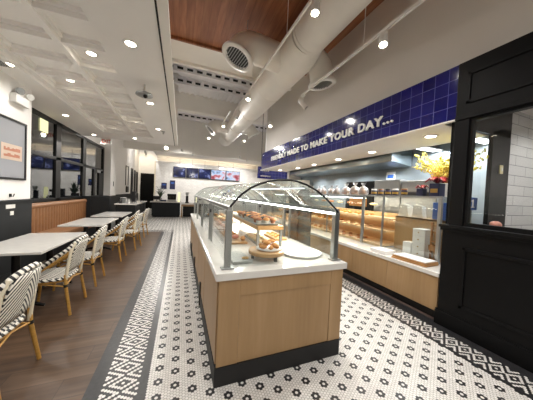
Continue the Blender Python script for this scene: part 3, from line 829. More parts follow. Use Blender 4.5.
# cake stand
t = thing('cake_stand', 'round wooden cake stand on metal legs at the front of the case', 'cake stand', (.785, 1.95, Zc))
MB().lathe([(.165, .05), (.17, .055), (.17, .08), (.165, .085), (.001, .085)], seg=32).build('slab', 'board_wood', t)
for k in range(3):
    a = -1.2 + 2.09 * k; MB().box(-.012, .012, -.012, .012, 0, .054).build('leg', 'black_metal', t, (.13 * math.cos(a), .13 * math.sin(a), 0))
MB().tube([(.12 * math.cos(2 * PI * k / 20), .12 * math.sin(2 * PI * k / 20), .03) for k in range(20)], .005, 6, closed=True).build('leg_ring', 'satin_metal', t)
o = tag(MB().lathe([(.06, 0), (.12, .008), (.125, .014), (.001, .01)], seg=24).build('plate', 'paper_white', loc=(.81, 1.95, Zc + .086)), 'white plate of pastries on the round cake stand', 'plate')
for k in range(10):
    a = k * 1.05; q_ = .066 if k < 6 else .03
    pastry('croissant', (.81 + q_ * math.cos(a), 1.95 + q_ * math.sin(a), Zc + (.098 if k < 6 else .135)), 'golden pastry heaped on the white plate', 'pastries on the cake stand', a, None, .7)
o = MB().lathe([(.19, 0), (.205, .006), (.215, .024), (.205, .026), (.19, .014), (.001, .012)], seg=40).build('round_tray', 'white_plastic', loc=(1.21, 2.02, Zc + .001)); tag(o, 'large empty white round tray at the front right of the case', 'tray')
t = tag(MB().box(-.09, .09, -.17, .17, 0, .026).build('flat_board', 'grey_tray', loc=(.515, 1.99, Zc + .001), rz=.05, bevel=.006), 'light grey flat board at the front left of the case', 'board')
t = tag(MB().tube([(.028 * math.cos(2 * PI * k / 16), .022 * math.sin(2 * PI * k / 16), .007) for k in range(16)], .006, 6, closed=True).build('twine_ring', 'bamboo', loc=(.56, 1.89, Zc + .028)), 'small tan ring lying on the grey flat board', 'ring')
for j in range(3):
    o = tag(MB().box(-.25, .25, -.2, .2, 0, .015).build('serving_tray', 'grey_tray', loc=(.85, 4.66 + j * .5, Zc + .001)), '%s tray of rolls behind the wooden riser' % ORD[j], 'tray')
    for k in range(6): pastry('bun', (.7 + (k % 3) * .15, 4.58 + j * .5 + (k // 3) * .17, Zc + .017), 'round roll on a tray at the far end of the island case', 'rolls at the far end of the island', 0, ['crust_pale'] if j == 1 else None, 1.2)

# covered trolley in the aisle behind the island
t = thing('covered_trolley', 'tall grey cloth covered trolley standing in the aisle behind the island', 'trolley', (2.38, 4.1, 0))
prof = []
b = MB()
rings = 10; seg = 28; vs = []; fs = []
for i in range(rings):
    z = .42 + (1.63 - .42) * i / (rings - 1); k = 1 - .25 * (i / (rings - 1)) ** 2
    for j in range(seg):
        a = 2 * PI * j / seg; w = 1 + .06 * math.sin(a * 7 + i * .3) * (1 - i / rings)
        cx_ = max(-1, min(1, 1.25 * math.cos(a))); cy_ = max(-1, min(1, 1.25 * math.sin(a)))
        vs.append((.17 * k * w * cx_, .24 * k * w * cy_, z))
for i in range(rings - 1):
    for j in range(seg): fs.append((i * seg + j, i * seg + (j + 1) % seg, (i + 1) * seg + (j + 1) % seg, (i + 1) * seg + j))
fs.append(tuple((rings - 1) * seg + j for j in range(seg)))
b.add(vs, fs, 0, True).build('cover', 'grey_cloth', t)
b = MB()
for x in (-.14, .14):
    for y in (-.2, .2): b.box(x - .015, x + .015, y - .015, y + .015, .09, 1.5)
b.box(-.15, .15, -.21, .21, .25, .28)
b.build('frame', 'black_metal', t)
for x in (-.14, .14):
    for y in (-.2, .2): MB().lathe([(.001, -.018), (.045, -.018), (.045, .018), (.001, .018)], seg=14, M4=Matrix.Rotation(PI / 2, 4, 'X'), c=(x, y, .045)).build('caster', 'black_plastic', t)

# ------------------------------------------------------------------ right service counter
def service():
    t = thing('service_counter', 'low oak service counter with white stone top along the kitchen', 'counter', (0, 0, 0))
    x0, y0, y1 = 3.07, 1.74, 8.4
    MB().box(x0, 4.2, y0, y1, .12, .555).build('cabinet_body', 'oak_panel', t)
    k = 0; y = y0 + .01
    while y < y1 - .3:
        MB().box(x0 - .014, x0, y, min(y + .735, y1), .12, .553).build('door_panel', 'oak_panel', t, bevel=.002); y += .74
    MB().box(x0 + .05, 4.15, y0, y1, 0, .12).build('toe_kick', 'toe_black', t)
    MB().box(x0 - .03, 4.25, y0, y1, .555, .61).build('worktop', 'white_quartz', t, bevel=.005)
service()
Zs = .61
def right_case():
    t = thing('bread_case', 'long glazed bread case with wooden shelves on the service counter', 'display case', (3.47, 0, Zs))
    zt = .945
    ends = [2.02, 2.97, 3.44, 4.6, 5.8, 7.0, 8.2]
    for i, y in enumerate(ends):
        w = .022 if i in (0, 2) else .014
        MB().box(-w, w, y - w, y + w, 0, zt).build('post', 'satin_metal', t, bevel=.002)
    MB().box(-.025, .025, ends[0] - .02, ends[-1], zt, zt + .03).build('top_rail', 'satin_metal', t, bevel=.002)
    MB().box(.025, .62, ends[0] - .02, ends[-1], zt + .008, zt + .022).build('top_pane', 'case_glass', t)
    for i in range(len(ends) - 1):
        MB().box(-.004, .004, ends[i] + .02, ends[i + 1] - .02, .01, zt).build('front_pane', 'case_glass', t)
    MB().box(0, .62, ends[0] - .006, ends[0] + .002, .01, zt).build('end_pane', 'case_glass', t)
    MB().box(.60, .63, 3.0, ends[-1], 0, .62).build('back_panel', 'oak_shelf', t)
    for k, (z, d0) in enumerate(((.03, .04), (.29, .14), (.52, .24))):
        o = MB().box(d0, .6, 3.0, ends[-1] - .03, z - .015, z + .01).build('shelf', 'oak_shelf', t, bevel=.003)
        MB().box(d0 - .012, d0, 3.0, ends[-1] - .03, z - .025, z + .018).build('shelf_lip', 'oak_shelf', o)
    MB().box(.3, .6, 3.47, ends[-1] - .03, .74, .75).build('top_shelf', 'case_glass', t)
    o = MB().box(.05, .09, 3.47, 8.1, zt - .035, zt - .01).build('light_bar', 'satin_metal', t)
    MB().box(.055, .085, 3.47, 8.1, zt - .045, zt - .036).build('light_strip', 'led_bar', o)
    lamp('case_lamp', 'AREA', (.12, 5.7, zt - .06), 34, (1, .87, .66), 5.0, (.4, 5.7, 0), t, sizey=.04)
    for nm, z in (('light_strip', .265), ('light_strip', .495)):
        MB().box(.55, .575, 3.02, 8.1, z - .016, z - .004).build(nm, 'cove_strip', t)
    # wooden box below the open bay
    MB().box(.30, .33, 2.05, 2.95, 0, .60).box(.30, .62, 2.05, 2.95, .58, .60).build('bay_panel', 'oak_panel', t)
right_case()
groups = [(.655, 3.58, 3.78, 'bun', 'lowest'), (.914, 3.70, 3.9, 'donut', 'middle'), (1.144, 3.79, 3.95, 'croissant', 'upper')]
for z, xa, xb, kind, w in groups:
    for j in range(19):
        y = 3.62 + j * .235
        for x in (xa, xb):
            kd = 'croissant' if (j // 4) % 3 == 1 else kind
            pastry(kd, (x + random.uniform(-.02, .02), y, z), 'golden %s in the row on the %s shelf of the bread case' % (kd, w), '%s shelf %s pastries' % (w, kd), random.choice((0, .4, -.3)), {'bun': ['bread'], 'donut': ['crust_pale'], 'croissant': None}[kd], .92)
# glass top shelf breads
for j in range(12):
    pastry('loaf', (3.92, 3.6 + j * .36, Zs + .757), 'crusty roll on the glass top shelf of the bread case', 'rolls on the glass top shelf', .3, ['crust_pale'] if j % 3 == 0 else None, .9)

# bags of bagels on top of the case
ZT = Zs + .945 + .034
def bag(y, x, s, label):
    t = thing('bread_bag', label, 'bag', (x, y, ZT - .01), random.uniform(-.4, .4), 'bagged breads on the case')
    b = MB()
    prof = [(.075, 0), (.092, .03), (.095, .08), (.08, .12), (.045, .15), (.014, .165), (.03, .19), (.045, .225)]
    b.lathe([(r * s, z * s) for r, z in prof], seg=14); b.build('film', 'bag_film', t)
    for k in range(5):
        a = k * 1.3; MB().ball((.04 * s * math.cos(a), .04 * s * math.sin(a), (.035 + .05 * (k % 2)) * s), (.036 * s, .036 * s, .026 * s), 10, 6).build('roll', 'bread', t)
    MB().tube([(.014 * s * math.cos(2 * PI * k / 10), .014 * s * math.sin(2 * PI * k / 10), .165 * s) for k in range(10)], .004, 5, closed=True).build('tie', 'white_plastic', t)
for i, (y, s) in enumerate(((3.62, 1.15), (3.86, 1.2), (4.14, 1.15))):
    bag(y, 3.62, s, 'large clear bag of bread rolls on the bread case, %s from the tea tins' % ORD[i])
for i in range(8):
    bag(4.45 + i * .27, 3.6 + .05 * (i % 2), 1.0, 'small clear bag of rolls on the bread case, %s beyond the large bags' % ORD[i])
def jar(y, label, lidm):
    t = thing('jar', label, 'jar', (3.6, y, ZT - .01), 0, 'small dark jars on the case')
    MB().lathe([(.045, 0), (.05, .008), (.05, .085), (.042, .1), (.001, .1)], seg=18).build('body', 'navy_box', t)
    MB().lathe([(.0505, .03), (.0505, .07)], seg=18).build('label_band', 'gold_label', t)
    MB().lathe([(.045, .1), (.047, .103), (.047, .125), (.001, .127)], seg=18).build('lid', lidm, t)
for i, y in enumerate((2.68, 2.85, 3.0, 3.16, 3.32)):
    jar(y, 'small dark jar with gold band on the bread case, %s from the yellow flowers' % ORD[i], ('rack_wood', 'white_plastic', 'black_plastic')[i % 3])

# gift boxes and yellow branches
t = thing('gift_box', 'navy gift box with dark red bow under the yellow flowers', 'gift box', (3.6, 2.16, ZT - .01))
MB().box(-.07, .07, -.07, .07, 0, .2).build('body', 'navy_box', t, bevel=.004)
MB().box(-.073, .073, -.05, .05, .06, .12).build('label_band', 'gold_label', t)
b = MB()
for a in range(6):
    an = a * 1.05
    P = [(0, 0, .2), (.08 * math.cos(an), .10 * math.sin(an), .28), (.13 * math.cos(an), .16 * math.sin(an), .22 + .03 * (a % 2))]
    b.tube(P, [.015, .05, .02], 8, flat=(.4, 1))
b.build('bow', 'red_ribbon', t)
t = thing('gift_bag', 'small navy gift box with red ribbon beside the larger gift box', 'gift box', (3.56, 2.36, ZT - .01))
MB().box(-.05, .05, -.05, .05, 0, .12).build('body', 'navy_box', t, bevel=.004)
b = MB()
for a in range(5):
    an = a * 1.26; b.tube([(0, 0, .12), (.05 * math.cos(an), .07 * math.sin(an), .17), (.08 * math.cos(an), .1 * math.sin(an), .13)], [.01, .03, .012], 8, flat=(.4, 1))
b.build('bow', 'red_ribbon', t)
t = thing('flower_vase', 'spray of yellow blossom branches standing by the navy gift box', 'flowers', (3.83, 2.2, ZT - .01))
MB().lathe([(.05, 0), (.06, .02), (.06, .2), (.05, .22), (.045, .2), (.001, .19)], seg=18).build('vase', 'white_plastic', t)
sb = MB(); bb = MB()
for k in range(80):
    a = random.uniform(0, 2 * PI); sp = random.uniform(.12, .46); h = random.uniform(.22, .58)
    p0 = Vector((0, 0, .19)); p2 = Vector((sp * math.cos(a) * .8, sp * math.sin(a) * 1.1, .2 + h * (1 - .35 * sp))); p1 = (p0 + p2) / 2 + Vector((0, 0, .06))
    sb.tube([p0, p1, p2], [.004, .003, .002], 4)
    for m in range(22):
        q = random.uniform(.3, 1); c_ = p0.lerp(p1, q * 2) if q < .5 else p1.lerp(p2, q * 2 - 1)
        c_ = c_ + Vector([random.uniform(-.02, .02) for _ in range(3)])
        r = random.uniform(.006, .013); bb.ball(c_, (r, r, r * 1.6), 5, 4)
sb.build('stems', 'bamboo', t); bb.build('blossom', 'yellow_bloom', t)

# things on the service worktop
def slab_box(name, loc, sx, sy, sz, mat, label, cat, rz=0, group=None):
    return tag(MB().box(-sx / 2, sx / 2, -sy / 2, sy / 2, 0, sz).build(name, mat, loc=loc, rz=rz, bevel=.004), label, cat, group)
slab_box('pizza_box', (3.245, 2.20, Zs + .001), .30, .50, .022, 'cardboard', 'brown flat board at the bottom of the stack on the service counter', 'board', .06)
slab_box('pizza_box', (3.25, 2.20, Zs + .025), .29, .49, .022, 'cardboard', 'brown flat board in the middle of the stack on the service counter', 'board', .02)
slab_box('menu_folder', (3.25, 2.20, Zs + .049), .27, .47, .014, 'paper_white', 'white flat folder topping the stack of brown boards', 'folder', .04)
slab_box('flat_carton', (3.22, 2.72, Zs + .001), .24, .30, .055, 'paper_white', 'flat white carton beside the stack of brown boards', 'carton', .02)
slab_box('small_card', (3.12, 3.32, Zs + .001), .1, .2, .006, 'paper_white', 'small white card lying on the service worktop by the case post', 'card', 0)
for j in range(4):
    t = thing('drawer_box', 'small white drawer box on the worktop, %s in its tower' % ('lowest', 'second from the bottom', 'third from the bottom', 'topmost')[j], 'drawer box', (3.66, 2.36, Zs + .001 + j * .112), 0, 'white drawer tower')
    MB().box(-.1, .1, -.1, .1, 0, .11).build('carcass', 'paper_white', t, bevel=.003)
    f = MB().box(-.106, -.1, -.09, .09, .012, .1).build('drawer', 'white_plastic', t, bevel=.002)
    MB().ball((-.113, 0, .055), .01, 8, 6).build('knob', 'gold_label', f)
slab_box('low_carton', (3.64, 2.55, Zs + .001), .16, .14, .2, 'paper_white', 'low white carton left of the drawer tower', 'carton')
t = thing('wooden_stand', 'slim dark wooden stand with crossbars beside the white drawer tower', 'stand', (3.58, 2.13, Zs))
for y in (-.05, .05): MB().box(-.015, .015, y - .012, y + .012, 0, .58).build('upright', 'rack_wood', t)
for z in (.14, .28, .42, .52): MB().box(-.012, .012, -.05, .05, z, z + .025).build('crossbar', 'rack_wood', t)
MB().box(-.06, .06, -.07, .07, 0, .03).box(-.05, .05, -.06, .06, .16, .24).build('base', 'rack_wood', t, bevel=.003)
def paper_stack(y, label, n):
    t = thing('paper_bag_stack', label, 'paper bags', (3.92, y, Zs + .602))
    for k in range(n):
        MB().prism([(-.1, 0), (.1, 0), (.07 + .02 * (k % 2), .2 + .02 * (k % 3)), (-.07, .2)], 'x', -.07 + k * .025, -.052 + k * .025).build('paper_bag', 'paper_bag', t)
paper_stack(2.86, 'fanned stack of white paper bags on the wooden bay of the case', 6)
paper_stack(2.60, 'smaller stack of white paper bags right of the fanned bags', 4)
slab_box('blue_carton', (4.02, 2.25, Zs + .602), .2, .3, .28, 'blue_notice', 'pale blue carton at the right end of the wooden bay', 'carton')

# ------------------------------------------------------------------ kitchen
t = thing('extractor_hood', 'long stainless extractor hood on the kitchen ceiling', 'extractor hood', (0, 0, 0))
MB().prism([(4.26, 2.36), (4.88, 2.28), (4.88, 2.7), (4.26, 2.7)], 'y', 3.5, 8.3).build('canopy', 'hood_steel', t, bevel=.006)
MB().box(4.24, 4.27, 3.49, 8.31, 2.34, 2.38).build('lip', 'steel', t)
t = thing('bake_oven', 'wide stainless oven with a dark mouth behind the bread case', 'oven', (4.62, 3.72, 0))
MB().box(-.2, .26, -.34, .34, 0, 1.96).build('body', 'oven_steel', t, bevel=.01)
MB().box(-.215, -.2, -.31, .31, 1.60, 1.70).build('mouth', 'black_plastic', t); MB().box(-.22, -.2, -.33, .33, 1.72, 1.94).build('front_panel', 'steel', t)
t = thing('bake_oven', 'second stainless oven right of the wide oven', 'oven', (4.62, 3.0, 0))
MB().box(-.2, .26, -.36, .36, 0, 1.92).build('body', 'oven_steel', t, bevel=.01)
MB().box(-.215, -.2, -.33, .33, 1.58, 1.68).build('mouth', 'black_plastic', t); MB().box(-.22, -.2, -.34, .34, 1.70, 1.90).build('front_panel', 'steel', t)
t = thing('dark_oven', 'black oven opening left of the stainless ovens', 'oven', (4.62, 4.58, 0))
MB().box(-.2, .26, -.48, .48, 0, 1.95).build('body', 'black_paint', t, bevel=.01); MB().box(-.22, -.2, -.3, .3, 1.3, 1.5).build('window', 'oven_glow', t)
t = thing('work_table', 'stainless work table along the far kitchen wall', 'table', (4.58, 6.45, 0))
MB().box(-.3, .3, -1.2, 1.0, .86, .9).build('tabletop', 'steel', t)
for x in (-.26, .26):
    for y in (-1.15, .95): MB().box(x - .02, x + .02, y - .02, y + .02, 0, .86).build('leg', 'steel', t)
t = thing('shelf_rack', 'pale stacked cartons rack at the far end of the kitchen', 'rack', (4.6, 7.95, 0))
b = MB()
for z in (.3, .8, 1.3, 1.8): b.box(-.25, .25, -.4, .4, z, z + .03)
for x in (-.24, .24):
    for y in (-.39, .39): b.box(x - .012, x + .012, y - .012, y + .012, 0, 2.1)
b.build('frame', 'steel', t)
for k, (z, y) in enumerate(((1.33, -.2), (1.83, .1), (1.83, -.25), (.83, .15))): slab_box('storage_carton', (4.6, 7.95 + y, z + .001), .36, .3, .3, 'paper_bag', '%s storage carton on the far kitchen rack' % ORD[k], 'carton')
for i, y in enumerate((3.9, 4.9, 5.9, 6.9, 7.9)):
    lamp('hood_lamp', 'SPOT', (4.5, y, 2.28), 38, (.9, .96, 1), .08, (4.6, y, 0), angle=150)
for i, y in enumerate((2.12, 2.95)):
    t = thing('ceiling_lamp_panel', 'long white light panel in the kitchen ceiling, %s the black wall' % ('next to' if i == 0 else 'one away from'), 'ceiling light', (4.5, y, 2.56))
    for xx in (-.2, .25): MB().tube([(xx, 0, 0), (xx, 0, .16)], .006, 6).build('hanging_rod', 'satin_metal', t)
    MB().box(-.3, .36, -.1, .1, -.02, 0).build('tray', 'white_plastic', t); MB().box(-.28, .34, -.08, .08, -.026, -.02).build('diffuser', 'panel_glow', t)
    lamp('panel_lamp', 'AREA', (0, 0, -.04), 26, (.95, .98, 1), .6, (0, 0, -1), t, sizey=.16)
t = thing('kitchen_wall_sign', 'small blue notice on the kitchen wall above the ovens', 'notice', (4.895, 4.02, 2.1))
MB().box(-.012, 0, -.12, .12, -.1, .1).build('board', 'paper_white', t); MB().box(-.016, -.012, -.09, .09, -.06, .03).build('print', 'blue_notice', t)

# through the internal window
t = thing('switch_plate', 'ivory switch plate on the black door case behind the internal window', 'switch', (4.2, 1.705, 2.0))
MB().box(-.04, .04, -.008, .008, -.06, .06).build('plate', 'switch_ivory', t, bevel=.002); MB().box(-.012, .012, -.016, -.008, -.025, .025).build('rocker', 'white_plastic', t)
t = thing('blue_notice', 'blue square with a white figure one, standing in for a reflection in the internal window', 'notice', (3.95, 1.88, 1.5))  # solid stand-in for a blue sign mirrored in the pane
MB().box(-.11, .11, 0, .012, -.09, .09).build('board', 'blue_notice', t); MB().box(-.015, .015, -.004, 0, -.06, .06).box(-.035, -.015, -.004, 0, .03, .05).box(-.04, .04, -.004, 0, -.06, -.045).build('figure', 'letter_white', t)
MB().box(-.02, .02, .013, .03, -.88, .09).build('post', 'satin_metal', t); MB().box(-.1, .1, -.06, .06, -.888, -.87).build('foot', 'satin_metal', t)
o = tag(MB().ball((0, 0, .045), (.05, .05, .042), 14, 8, jit=.05).build('orange_bun', 'pink_glaze', loc=(3.3, 1.36, 1.236)), 'orange bun resting on the window ledge', 'pastry')
o.location = (3.175, 1.30, 1.237)

# ------------------------------------------------------------------ banquette
def banquette():
    t = thing('banquette', 'long tan leather banquette below the tall windows', 'bench', (0, 0, 0))
    MB().box(-2.96, -2.45, 5.1, 8.72, .0, .30).build('base', 'charcoal_panel', t)
    for i, (y0, y1) in enumerate(((5.1, 7.5), (7.515, 8.72))):
        MB().box(-2.9, -2.36, y0, y1, .30, .46).build('seat_cushion', 'tan_leather', t, bevel=.03)
        n = max(1, round((y1 - y0) / .12)); w = (y1 - y0) / n
        prof = []
        for k in range(n):
            for m in range(6):
                a = m / 6; yy = y0 + (k + a) * w; prof.append((-2.83 + .013 * math.sin(PI * a) ** .6, yy))
        prof.append((-2.83, y1)); prof += [(-2.96, y1), (-2.96, y0)]
        b = MB().prism(prof, 'z', .46, 1.0, sm=False)
        b.tube([(-2.875, y0, 1.025), (-2.875, y1, 1.025)], .068, 16)
        b.build('back_cushion', 'tan_leather', t, bevel=.012)
banquette()
struct('trim_5', box(-2.97, -2.72, 8.74, 8.86, 0, 1.18), 'charcoal_panel')
t = tag(MB().box(-2.97, -2.2, 8.76, 8.9, 0, 1.17).build('banquette_divider', 'charcoal_panel'), 'dark low divider at the far end of the tan banquette', 'divider')

# ------------------------------------------------------------------ tables
def table(yc, label):
    t = thing('dining_table', label, 'table', (-1.78, yc, 0), 0)
    MB().box(-.35, .35, -.63, .63, .71, .74).build('tabletop', 'white_quartz', t, bevel=.004)
    for y in (-.36, .36):
        p = MB().tube([(0, y, .04), (0, y, .70)], .038, 14).lathe([(.05, .69), (.12, .70), (.12, .708)], (0, y, 0), 16)
        o = p.build('pedestal', 'black_metal', t)
        f = MB()
        for k in range(4):
            a = PI / 2 * k
            f.tube([(0, y, .07), (.16 * math.cos(a), y + .16 * math.sin(a), .055), (.27 * math.cos(a), y + .27 * math.sin(a), .018)], [.03, .024, .018], 8)
        f.build('cross_foot', 'black_metal', o)
    return t
table(3.82, 'white stone dining table nearest the camera, with black pedestals')
table(5.86, 'white stone dining table in the middle of the row by the banquette')
table(7.50, 'white stone dining table farthest along the banquette')

# ------------------------------------------------------------------ bistro chairs (front faces -x)
def chair_proto():
    t = thing('bistro_chair', '', 'chair', (0, 0, 0), 0, 'woven bistro chairs')
    top = [(.225, -.205, .50), (.255, -.205, .70), (.285, -.185, .80), (.305, -.12, .858), (.31, 0, .875), (.305, .12, .858), (.285, .185, .80), (.255, .205, .70), (.225, .205, .50)]
    # seat
    b = MB(); n = 20; ring = []
    for k in range(n):
        a = 2 * PI * k / n; c_, s_ = math.cos(a), math.sin(a)
        ring.append((  .20 * math.copysign(abs(c_) ** .55, c_), .215 * math.copysign(abs(s_) ** .55, s_)))
    b.prism([(x + .015, y) for x, y in ring], 'z', .41, .435); b.build('seat', 'woven_seat', t, bevel=.008)
    MB().tube([(x * 1.02 + .015, y * 1.02, .415) for x, y in ring], .014, 8, closed=True).build('seat_rim', 'woven_rim', t)
    MB().tube([(x * .95 + .015, y * .95, .387) for x, y in ring], .011, 8, closed=True).build('seat_hoop', 'bamboo', t)
    # back panel, slightly bowed
    vs = []; fs = []; nz, ny = 8, 9
    for i in range(nz):
        u = i / (nz - 1)
        for j in range(ny):
            v = j / (ny - 1) * 2 - 1
            hw = .19 if u < .6 else .19 * math.sqrt(max(0, 1 - ((u - .6) / .55) ** 2))
            z = .49 + .352 * u
            vs.append((.22 + .09 * u + .03 * (1 - v * v) * .8, v * hw, z))
    for i in range(nz - 1):
        for j in range(ny - 1): fs.append((i * ny + j, i * ny + j + 1, (i + 1) * ny + j + 1, (i + 1) * ny + j))
    o = MB().add(vs, fs, 0, True).build('back_panel', 'woven_back', t, fix=False)
    so = o.modifiers.new('thick', 'SOLIDIFY'); so.thickness = .014; so.offset = 0
    # rim: from the front seat corners along the arms and over the back
    arm = lambda s: [(-.16, s * .21, .435), (-.08, s * .222, .50), (.04, s * .23, .60), (.155, s * .225, .695), (.25, s * .205, .775)]
    rim = arm(-1) + [(.295, -.15, .84), (.315, -.07, .866), (.32, 0, .872), (.315, .07, .866), (.295, .15, .84)] + arm(1)[::-1]
    MB().tube(rim, .021, 8).build('top_rim', 'woven_rim', t)
    for s in (-1, 1):
        MB().tube([(p[0] + .012, p[1] * .97, p[2] - .035) for p in arm(s)], .010, 8).build('arm_rail', 'bamboo', t)
        MB().tube([(.215, s * .205, .36), (.235, s * .207, .55), (.262, s * .20, .75), (.285, s * .17, .83)], .017, 8).build('back_post', 'cream_cane', t)
        o = MB().tube([(.275, s * .225, 0), (.222, s * .208, .34), (.218, s * .206, .47)], [.015, .017, .017], 10).build('rear_leg', 'bamboo', t)
        MB().tube([(.224, s * .209, .325), (.221, s * .208, .355)], .0205, 10).build('binding', 'black_plastic', o)
        o = MB().tube([(-.215, s * .225, 0), (-.17, s * .20, .40)], [.015, .017], 10).build('front_leg', 'bamboo', t)
        MB().tube([(-.1815, s * .205, .31), (-.178, s * .2035, .34)], .0205, 10).build('binding', 'black_plastic', o)
        MB().tube([(-.178, s * .2035, .32), (0, s * .19, .372), (.222, s * .208, .33)], .009, 8).build('side_brace', 'bamboo', t)
    MB().tube([(.222, -.208, .34), (.21, 0, .378), (.222, .208, .34)], .009, 8).build('rear_brace', 'bamboo', t)
    MB().tube([(-.178, -.2035, .33), (-.165, 0, .375), (-.178, .2035, .33)], .009, 8).build('front_brace', 'bamboo', t)
    return t
proto = chair_proto()
spots = [(-1.36, 2.19, 0, 'woven black and white bistro chair nearest the camera, cut by the frame edge'),
         (-1.42, 3.37, 0, 'woven black and white bistro chair at the near half of the first table'),
         (-1.42, 4.17, .03, 'woven black and white bistro chair at the far half of the first table'),
         (-1.36, 5.42, 0, 'woven bistro chair at the near half of the middle table'),
         (-1.22, 6.33, -.12, 'woven bistro chair pulled out from the far half of the middle table'),
         (-1.40, 7.1, 0, 'woven bistro chair at the near half of the farthest table'),
         (-1.25, 7.9, -.1, 'woven bistro chair at the far half of the farthest table')]
for i, (x, y, rz, lab) in enumerate(spots):
    o = proto if i == 0 else copy_tree(proto)
    o.location = (x, y, 0); o.rotation_euler = (0, 0, rz); o['label'] = lab

# ------------------------------------------------------------------ wall items, left
t = thing('framed_poster', 'large black framed poster with a peach card on the white wall', 'poster', (-2.45, 4.44, 1.55))
MB().box(0, .02, -.5, .5, 0, .03).box(0, .02, -.5, .5, .9, .93).box(0, .02, -.5, -.47, .03, .9).box(0, .02, .47, .5, .03, .9).build('frame', 'black_metal', t)
MB().box(0, .008, -.47, .47, .03, .9).build('print', 'poster_print', t)
b = MB().box(.008, .011, -.05, .40, .30, .54).build('peach_card', 'poster_card', t)
for r_ in range(2):
    q = MB(); y = .0
    while y < .34:
        w = random.uniform(.02, .05); h = random.uniform(.03, .055); q.box(.011, .013, y, y + w, .345 + r_ * .09, .345 + r_ * .09 + h); y += w
    q.build('brush_stroke', 'poster_stroke', b)
t = thing('emergency_wall_lamp', 'white twin head emergency light on the wall above the poster', 'emergency light', (-2.45, 4.72, 2.80))
MB().box(0, .08, -.16, .16, -.07, .07).build('case', 'white_plastic', t, bevel=.012)
for y, m_ in ((-.07, 'satin_metal'), (.17, 'white_plastic')):
    q = Vector((.75, -.5, -.2)).to_track_quat('Z', 'Y').to_matrix().to_4x4(); q.translation = Vector((.07, y, .13))
    h = MB().lathe([(.025, -.04), (.048, -.015), (.052, .025), (.043, .027), (.001, .024)], seg=18, M4=q).build('lamp_head', m_, t)
    MB().tube([(.05, y, .06), (.06, y, .11)], .012, 6).build('neck', 'white_plastic', h)
t = tag(MB().box(-2.425, -2.418, 4.47, 4.66, 1.105, 1.165).build('wall_plate', 'white_plastic'), 'wide white plate on the charcoal wainscot', 'plate')
t = tag(MB().box(-2.425, -2.418, 4.56, 4.63, 1.0, 1.06).build('wall_plate', 'white_plastic'), 'small square white plate below the wide plate on the wainscot', 'plate')
t = thing('wall_hook', 'small black hook on the white wall just above the wainscot', 'hook', (-2.45, 4.6, 1.30))
MB().box(0, .012, -.02, .02, -.02, .03).tube([(.01, 0, 0), (.04, 0, -.01), (.05, 0, .03)], .008, 6).build('hook', 'black_metal', t)
t = thing('exit_sign', 'small red exit sign hanging under the ceiling by the far window', 'exit sign', (-2.3, 8.62, 2.98))
MB().box(-.15, .15, -.02, .02, -.1, .1).build('body', 'white_plastic', t, bevel=.004)
lettering('EXIT', 'lettering', .16, (-.12, -.021, -.055), (PI / 2, 0, 0), 'red_sign', t, .002, .004, .24)
MB().box(-.02, .02, -.015, .015, .1, .12).build('bracket', 'white_plastic', t)
t = tag(MB().box(-2.72, -2.71, 11.25, 11.32, 1.55, 1.75).build('call_point_switch', 'black_plastic'), 'small dark call point on the white wall past the windows', 'call point')
for i, (y0, y1, z0, z1) in enumerate(((16.3, 16.9, 1.1, 2.8), (17.3, 17.8, 1.1, 2.75), (18.1, 18.6, 1.1, 2.7))):
    t = thing('wall_panel', 'tall dark framed panel on the far left wall, %s toward the black door' % ORD[i], 'panel', (-3.0, (y0 + y1) / 2, (z0 + z1) / 2))
    h = (z1 - z0) / 2; w = (y1 - y0) / 2
    MB().box(0, .03, -w, w, -h, h).build('frame', 'black_metal', t); MB().box(.03, .034, -w + .08, w - .08, -h + .08, h - .08).build('insert', 'charcoal_panel', t)
t = thing('wall_picture', 'slim black rectangular wall frame beyond the windows', 'frame', (-3.0, 15.2, 2.2))
MB().box(0, .03, -.35, -.31, -.55, .6).box(0, .03, .31, .35, -.55, .6).box(0, .03, -.35, .35, .57, .6).build('frame', 'black_metal', t); MB().box(0, .06, -.2, .3, -.95, -.6).build('speaker_box', 'black_plastic', t)
# far left station
t = thing('condiment_station', 'dark self service station with white stone top past the tables', 'station', (-1.77, 9.9, 0))
MB().box(-.30, .30, -.95, 1.5, .0, .91).build('cabinet', 'charcoal_panel', t, bevel=.004); MB().box(-.33, .33, -1.0, 1.55, .91, .95).build('worktop', 'white_quartz', t, bevel=.004)
for k, (y) in enumerate((-.7, .1, .9)): MB().box(.30, .312, y - .18, y + .38, .08, .86).build('door', 'black_paint', t)
def st(name, loc, sx, sy, sz, mat, label, cat): slab_box(name, loc, sx, sy, sz, mat, label, cat)
t = thing('napkin_dispenser', 'grey napkin dispenser on the self service station', 'dispenser', (-1.93, 9.5, .951)); MB().box(-.07, .07, -.08, .08, 0, .2).build('body', 'satin_metal', t, bevel=.02); MB().box(.07, .073, -.05, .05, .05, .15).build('slot', 'paper_white', t)
t = thing('cup_stack', 'stack of white cups on the self service station', 'cups', (-1.75, 9.3, .951))
for k in range(3): MB().lathe([(.03, 0), (.042, .09), (.044, .09)], seg=14).build('cup', 'paper_white', t, (0, 0, k * .03))
t = thing('tall_dispenser', 'tall black dispenser at the back of the self service station', 'dispenser', (-1.8, 10.5, .951)); MB().box(-.08, .08, -.1, .1, 0, .42).build('body', 'black_plastic', t, bevel=.01); MB().box(.08, .1, -.03, .03, .1, .16).build('tap', 'satin_metal', t)
t = thing('pump_bottle', 'dark pump bottle lying low at the front of the self service station', 'bottle', (-1.98, 9.15, .951)); MB().lathe([(.05, 0), (.052, .1), (.02, .13), (.015, .16), (.001, .16)], seg=14).build('body', 'black_plastic', t); MB().tube([(0, 0, .16), (0, 0, .19), (.05, 0, .185)], .008, 6).build('pump', 'white_plastic', t)

